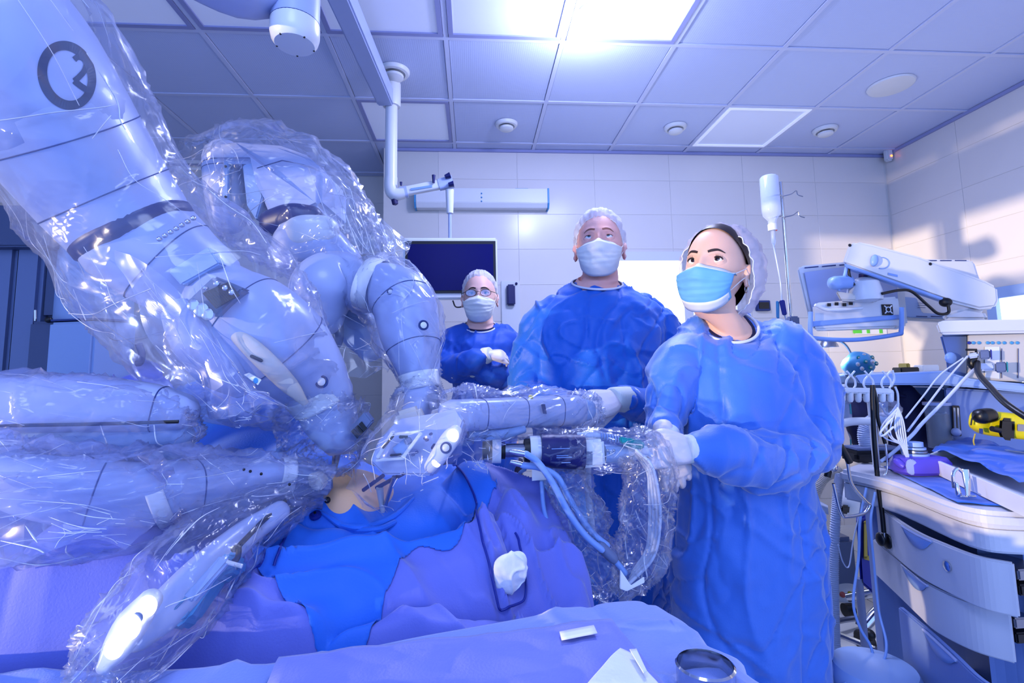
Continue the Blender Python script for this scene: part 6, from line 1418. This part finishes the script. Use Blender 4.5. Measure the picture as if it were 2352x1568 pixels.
def drawer(px_top, zt, h, name='drawer', m='cart_white', out=0.0, th=.014, handle=True, lock=False):
    P = [Vector(q) for q in catmull([tuple(PZ(x, y, zt)) for x, y in px_top], 36)]
    I = inset(P, th, zt); poly = P+I[::-1]
    o = MB().prism([Vector((q.x, q.y, zt)) for q in poly], (0, 0, -h)).build(name, m, t, smooth=False, bevel=.003)
    ip = inset(P, .30, zt)
    MB().prism([Vector((q.x, q.y, zt-h*.75)) for q in inset(P[2:-1], th*.9, zt)]+[Vector((q.x, q.y, zt-h*.75)) for q in inset(P[2:-1], .22, zt)][::-1], (0, 0, -.006)).build('tray_floor', 'robot_grey', o, smooth=False)
    if handle:
        a, b_ = 9, 20; hp = []; k = 12
        up_, dn = [], []
        for q in range(k+1):
            i = a+(b_-a)*q/k; i0 = int(i); p = P[i0].lerp(P[min(i0+1, 35)], i-i0); n_ = (p-I[i0].lerp(I[min(i0+1,35)], i-i0)).normalized()
            up_.append(p+n_*.002+Vector((0,0,-.004))); dn.append(p+n_*.002+Vector((0,0,-.006-.030*math.sin(PI*min(1, q/k*1.05))**.7)))
        G = [up_, [u.lerp(d_, .5) for u, d_ in zip(up_, dn)], dn]; MB().grid(G).build('handle_recess', 'tube_blue', o, ang=180, solid=.002)
        MB().tube(up_, .003, 6).build('handle_lip', 'robot_white', o)
    return o, P
d1, P1 = drawer([(2011,1158),(2060,1195),(2104,1222),(2151,1243),(2238,1276),(2328,1294)], .790, .106)
d2, P2_ = drawer([(2004,1237),(2060,1282),(2100,1315),(2140,1345),(2223,1380),(2320,1404)], .678, .104)
d3, P3 = drawer([(2062,1392),(2120,1440),(2180,1495),(2250,1560),(2340,1610)], .568, .17, m='machine_blue')
lk = P1[23]; n_ = (P1[23]-inset(P1, .014, .79)[23]).normalized(); q = Vector((0,0,1)).rotation_difference(n_).to_matrix()
MB().lathe([(.0005,0),(.011,0),(.011,.004),(.007,.006),(.0005,.006)], Vector((lk.x, lk.y, .765-.02)), 18, q).build('lock', 'chrome', d1)
for k in range(4):
    zz = .76-.115*(k//2)-.03*(k%2); p = (P1[-1] if k < 2 else P2_[-1]); MB().box((p.x+.06, p.y+.06, zz), (.07, .09, .022)).build('divider_box', 'dark' if k % 2 else 'steel', t, smooth=False, bevel=.003)
for k in range(4):
    p = rc[[4, 14, 26, 36][k]]; MB().tube([(p.x+.10, p.y+.12, .12), (p.x+.10, p.y+.12, .05)], .012, 8).build('caster_stem', 'steel', t)
    MB().tube([(p.x+.085, p.y+.12, .035), (p.x+.115, p.y+.12, .035)], .034, 18).build('caster', 'black_rubber', t)
# blue cloth on the cart top
def flat_sheet(name, px, z, m, label, cat, n=26, amp=.003, seed=1, lift=.003):
    A, B, C_, D = [PZ(x, y, z) for x, y in px]; G = []
    for i in range(n+1):
        r = []
        for j in range(n+1):
            u, v = j/n, i/n; p = A.lerp(B, u).lerp(D.lerp(C_, u), v); p.z = z+lift+amp*abs(float(fbm(np.array([[p.x*12+seed, p.y*12, seed]]), 2)[0])); r.append(p)
        G.append(r)
    return tag(MB().grid(G).build(name, m, None, ang=180, solid=.0012), label, cat)
flat_sheet('blue_cloth', [(2030,1074),(2200,1062),(2460,1176),(2200,1158)], ZC, 'tray_cloth', 'blue cloth on the cart top under the purple device', 'cloth')
t = thing('instrument_tray', 'long white rimmed tray on the cart holding a second blue cloth', 'tray', PZ(2300, 1090, ZC+.003))
ZY = ZC+.045; tq = [(2150,1052),(2215,1020),(2460,1062),(2470,1170)]
P4 = [PZ(2128,1046,ZY), PZ(2206,1016,ZY), PZ(2400,1046,ZY), PZ(2400,1160,ZY)]
MB().prism([Vector((p.x, p.y, ZC+.006)) for p in P4], (0,0,.006)).build('tray_base', 'white_plastic', t, smooth=False)
for a, b_ in ((0,3),(0,1),(1,2)):
    A, B = P4[a], P4[b_]; d = (B-A).normalized(); n_ = Vector((-d.y, d.x, 0))*.004
    MB().prism([A+n_, B+n_, B-n_, A-n_], (0,0,-.045+.006)).build('tray_wall', 'white_plastic', t, smooth=False, bevel=.001)
o = flat_sheet('blue_cloth', [(2140,1036),(2205,1010),(2396,1042),(2394,1128)], ZC+.040, 'tray_cloth', 'rumpled blue cloth lying in the white tray', 'cloth', amp=.014, seed=6, lift=.0)
# purple device
q = PZ(2112, 1085, ZC+.006); t = thing('purple_device', 'purple plastic device on the cart under the white plug', 'medical device', q)
b = MB(); b.loft([[q+Vector((math.copysign(abs(math.cos(a))**.6, math.cos(a))*sx*(1-.12*math.sin(a)), math.copysign(abs(math.sin(a))**.7, math.sin(a))*sy, z)) for a in np.linspace(0, 2*PI, 37)[:-1]] for (sx, sy, z) in ((.062,.045,0),(.070,.052,.008),(.070,.052,.030),(.060,.045,.044),(.050,.036,.046))])
b.build('body', 'purple', t)
MB().tube([q+V3(-.055,.0,.03), q+V3(-.072,-.01,.034), q+V3(-.070,-.025,.026)], .010, 12, smooth=8, round_ends=2).build('spout', 'purple', t)
for k in range(3): MB().lathe([(.022,0),(.032-.003*k,0),(.032-.003*k,.006),(.022,.006)], q+V3(.004,.012,.046+.008*k), 24).build('ring', 'steel' if k % 2 else 'light_blue', t)
MB().lathe([(.0005,0),(.022,0),(.022,.012),(.0005,.014)], q+V3(.004,.014,.070), 20).build('cap', 'light_blue', t)
MB().tube([q+V3(-.02,.03,.05), q+V3(-.015,.035,.11)], .003, 8).build('pin', 'chrome', t)
# forceps
q = PZ(2210, 1140, ZC+.006); t = thing('forceps', 'shiny steel clamp standing on the blue cart cloth', 'instrument', q)
MB().tube([q+V3(-.018,0,.02), q+V3(-.016,0,.05), q+V3(-.004,0,.062), q+V3(.006,0,.055)], .0035, 8, smooth=16).build('shank', 'chrome', t)
MB().tube([q+V3(.014,0,.06), q+V3(.012,-.004,.03), q+V3(.004,-.01,.004)], [.008,.007,.004], 10, smooth=10, aspect=.5).build('jaw', 'chrome', t)
MB().tube([q+V3(-.018,-.008,.03), q+V3(-.018,-.01,.008)], [.004,.006], 10, round_ends=2).build('jaw', 'chrome', t)
for s in (-1, 1): MB().tube([q+V3(s*.010+.009*math.cos(a), -.012+.006*math.sin(a), .0035) for a in np.linspace(0, 2*PI, 20)], .0018, 6).build('finger_ring', 'chrome', t)
# black pad and bottle at the far end of the cart
q = PZ(2020, 1050, ZC+.02); t = thing('black_pad', 'flat black box at the far end of the cart behind the stethoscope', 'box', q)
MB().box(q+V3(.02,.05,0), (.17,.10,.035), Matrix.Rotation(-.1,3,'Z')).build('case', 'dark', t, bevel=.010); MB().box(q+V3(.02,.05,.022), (.15,.08,.008), Matrix.Rotation(-.1,3,'Z')).build('lid', 'robot_grey', t, smooth=False, bevel=.003)
for k, (x, y, r, h, lb) in enumerate(((1940,1040,.024,.10,'squat clear bottle with a green mark beside the gown sleeve'),(1938,960,.022,.09,'upper clear bottle hanging under the tube holder by the sleeve'))):
    q = PZ(x, 1040, ZC) if k == 0 else PY(x, 962, 1.5); t = thing('clear_bottle', lb, 'bottle', q)
    MB().lathe([(.0005,0),(r,0),(r,h*.6),(r*.5,h*.8),(r*.45,h),(.0005,h)], q, 20).build('glass', 'glass_jar', t)
    MB().lathe([(.0005,h),(r*.5,h),(r*.5,h+.015),(.0005,h+.015)], q, 16).build('cap', 'white_plastic', t); MB().box(q+V3(.008,-r,h*.35), (.004,.002,.03)).build('mark', 'teal', t, smooth=False)
# dark scrub-like coat and bag of clutter behind the holder
t = thing('dark_bag', 'dark navy bag hanging behind the tube holder', 'bag', PY(1980, 1010, 1.75))
arm_tube([(1965, 930, 1.75, 22), (1975, 965, 1.74, 30), (1985, 1010, 1.74, 26)], 'bag_body', 'scrubs', t, sq=2.6); arm_tube([(2075, 905, 1.8, 26), (2095, 950, 1.8, 38), (2095, 1010, 1.8, 40)], 'bag_side', 'scrubs', t, sq=2.6); tpx([(1960,925),(1985,905),(2050,905),(2080,910)], .006, 'strap', 'scrubs', t, 1.76)
t = thing('oxygen_mask', 'crumpled clear breathing mask hanging under the tube holder', 'mask', PY(2045, 950, 1.5))
MB().sphere(PY(2042, 940, 1.5), (.036,.03,.026), 24, 16).build('shell', 'film_bag', t, disp=crumple(.006, 30, 3)); tpx([(2020,925),(2040,952),(2064,925)], .003, 'strap', 'tube_white', t, 1.49)
# corrugated hose
def hose(pts, r, m, lab, pitch=.006):
    P = catmull([tuple(PY(*p)) for p in pts], 60); L_ = np.sum(np.linalg.norm(np.diff(P, axis=0), axis=1)); N_ = int(L_/pitch*2); P = catmull([tuple(PY(*p)) for p in pts], N_)
    return tag(MB().tube([tuple(p) for p in P], [r*(1.0 if k % 2 else .84) for k in range(N_)], 14, upv=(0,1,0)).build('corrugated_hose', m), lab, 'hose')
hose([(1930,1090,1.62),(1922,1150,1.6),(1915,1280,1.6),(1916,1400,1.6),(1920,1520,1.6),(1925,1660,1.6)], .015, 'tube_white', 'white corrugated hose hanging straight down right of the gown')
hose([(1930,1080,1.75),(1890,1100,1.75),(1866,1160,1.75),(1860,1240,1.75),(1866,1330,1.75)], .018, 'beige', 'cream corrugated hose curving behind the gown edge')
hose([(1990,1030,1.6),(1985,990,1.6),(2005,965,1.6),(2040,960,1.62)], .020, 'tube_white', 'short white corrugated hose bent above the black pad')
# bent steel rod and holders left of the cart
o = tpx([(1922,1010,1.35),(1945,1058,1.35),(1956,1110,1.36),(1988,1150,1.36),(1998,1160,1.36),(1985,1178,1.36),(1950,1186,1.36),(1932,1178,1.36),(1914,1110,1.36)], .0042, 'bent_rod', 'chrome'); tag(o, 'bent chrome wire rod left of the cart', 'rod')
o = tpx([(1921,1008),(1940,1040),(1952,1062)], .0085, 'rod_grip', 'black_rubber', None, 1.345); tag(o, 'black rubber grip on the bent chrome rod', 'grip')
t = thing('chrome_clamp', 'chrome clamp cluster at the edge of the gown sleeve', 'clamp', PY(1905, 1078, 1.4))
for (x, y, r) in ((1898,1065,.016),(1912,1072,.014),(1902,1050,.010),(1890,1075,.010)): MB().sphere(PY(x,y,1.4), r, 14, 10).build('knuckle', 'chrome', t)
tpx([(1898,1040),(1904,1070),(1900,1095)], .009, 'post', 'dark', t, 1.41)
t = thing('white_jar', 'white plastic jar with dark fitting below the cart edge', 'jar', PY(1955, 1165, 1.9))
MB().sphere(PY(1950, 1150, 1.9), (.05,.05,.055), 20, 14).build('body', 'label_white', t); tpx([(1962,1128),(1985,1124)], .018, 'spout', 'dark', t, 1.86, 14); poly_plate([(1932,1160),(1952,1162),(1950,1182),(1932,1180)], 1.85, .02, 'foot', 'dark', t)
t = thing('foot_pump', 'white rounded foot unit with coloured buttons on the floor behind', 'medical device', PY(1905, 1230, 2.6))
q = PY(1912, 1210, 2.7); MB().sphere((q.x, q.y, q.z+.0), (.12,.12,.075), 24, 16).build('shell', 'white_plastic', t)
for k, (dx, m_) in enumerate(((-.05,'led_red'),(-.01,'yellow'),(.04,'teal'))): MB().sphere((q.x+dx, q.y-.105, q.z+.03), .014, 10, 8).build('button', m_ if m_ != 'led_red' else 'lip', t)
t.location.z = 0
MB().box((q.x, q.y+.02, q.z/2-.02), (.16,.16,q.z-.04)).build('pedestal', 'robot_grey', t, smooth=False, bevel=.02)
# trolley behind with yellow frame
YQ = 1.95; t = thing('blue_trolley', 'dark blue trolley with yellow trim and black caster behind the cart', 'trolley', PY(2000, 1370, YQ))
t.location.z = 0
poly_plate([(1966,1190),(1982,1182),(2060,1180),(2060,1330),(2046,1368),(2010,1370),(1976,1340)], YQ, .3, 'body', 'wire_blue', t, .012)
for (a, b_, c_, d) in ((1984,1198,2004,1284),): 
    for pts in ([(a,b_),(c_,b_-6),(c_,b_),(a,b_+8)], [(a,b_),(a+7,b_),(a+9,d),(a,d)], [(a,d-8),(c_,d-6),(c_,d+6),(a,d)]): poly_plate(pts, YQ-.012, .012, 'yellow_trim', 'olive', t, .002)
qq = PY(1985, 1370, YQ); MB().tube([(qq.x-.02, YQ+.02, .045), (qq.x+.02, YQ+.02, .045)], .045, 20).build('caster', 'black_rubber', t); MB().tube([(qq.x, YQ+.02, .06), (qq.x, YQ+.02, qq.z+.06)], .014, 10).build('caster_stem', 'robot_grey', t)
# office stool: chrome leg, caster, pale seat
t = thing('stool', 'swivel stool with chrome leg, black caster and pale round seat at the bottom', 'stool', PZ(2040, 1500, 0.0))
A, B = PZ(1984, 1440, .09), PZ(2052, 1392, .16); MB().tube([A, A.lerp(B, .5)+V3(0,0,.02), B], [.020,.024,.026], 16, smooth=12).build('leg', 'chrome', t)
hub = B+V3(.14, .05, .02)
for k in range(1, 5):
    a = PI+.35+2*PI*k/5; e = hub+V3(math.cos(a)*.26, math.sin(a)*.26, -.09); MB().tube([hub, hub.lerp(e,.5)+V3(0,0,.015), e], [.026,.022,.018], 12, smooth=8).build('leg', 'chrome', t); MB().tube([e+V3(-.02,0,-.055), e+V3(.02,0,-.055)], .03, 14).build('caster', 'black_rubber', t)
C1 = A+V3(0,0,-.045); MB().tube([C1+V3(-.022,0,-.01), C1+V3(.022,0,-.01)], .038, 18).build('caster', 'black_rubber', t); MB().tube([C1+V3(.0,0.03,.0), C1+V3(.0,-.03,.03)], .022, 14, round_ends=3).build('caster_hood', 'dark', t)
MB().tube([hub, hub+V3(0,0,.2)], .024, 14).build('column', 'chrome', t)
sc_ = PY(2010, 1560, 1.28); t2 = thing('footstool', 'pale rounded plastic seat at the bottom edge in front of the cart', 'stool', (sc_.x, sc_.y, 0))
MB().lathe([(.0005,-.04),(.07,-.04),(.098,-.025),(.102,0),(.09,.022),(.05,.032),(.0005,.034)], sc_+V3(.0,0,.01), 36).build('seat', 'light_blue', t2); MB().tube([sc_+V3(0,0,-.05), (sc_.x, sc_.y, .05)], .025, 14).build('column', 'chrome', t2); MB().lathe([(.0005,0),(.14,0),(.14,.02),(.03,.05),(.0005,.05)], (sc_.x, sc_.y, .006), 28).build('base', 'steel', t2)
# loose cables in front of the cart
for lab, pts, r, m in (('pale cable looping down left of the cart to the bottom edge', [(1990,1120,1.4),(1975,1200,1.38),(1972,1280,1.38),(1960,1380,1.36),(1975,1440,1.34),(2002,1490,1.32),(2000,1545,1.3),(1930,1590,1.28)], .0035, 'tube_blue'),
                       ('second pale cable crossing in front of the stool leg', [(2010,1130,1.38),(2000,1200,1.36),(2008,1300,1.36),(2018,1400,1.34),(2036,1480,1.3),(2020,1530,1.28),(1960,1560,1.26),(1900,1590,1.24)], .0032, 'tube_blue'),
                       ('thin white cord swinging between the hose and the trolley', [(1968,1080,1.5),(1978,1150,1.5),(1960,1240,1.5),(1950,1300,1.5),(1936,1290,1.5),(1925,1250,1.5)], .0018, 'tube_white')):
    tag(MB().tube([PY(*p) for p in pts], r, 8, smooth=70).build('floor_cable', m), lab, 'cable')
# ---------------------------------------------------------------- groups of look-alikes
GR = {'ceiling_light': 'ceiling light panels', 'air_valve': 'round ceiling air valves', 'robot_manipulator': 'robot arms under plastic', 'plastic_sleeve': 'clear plastic sleeves on the robot arms',
      'plastic_flap': 'loose plastic flaps on the robot', 'plastic_bag': 'clear plastic bags on the instruments', 'bagged_cable': 'white cables in the hanging sleeve', 'light_cable': 'pale blue endoscope cables',
      'electrode_wire': 'dark blue wires on the drape', 'patient_cable': 'pale cables from the module rack', 'corrugated_hose': 'corrugated hoses by the cart', 'floor_cable': 'loose cables in front of the cart',
      'medical_monitor': 'monitors seen from behind', 'clear_bottle': 'clear bottles by the sleeve', 'cable_plug': 'plugs on the module rack', 'blue_cloth': 'blue cloths on the cart', 'person': 'staff in blue gowns', 'towel': 'white cloths on the front table'}
for o in scn.objects:
    if o.parent is None and o.get('category') and o.name.split('.')[0] in GR: o['group'] = GR[o.name.split('.')[0]]
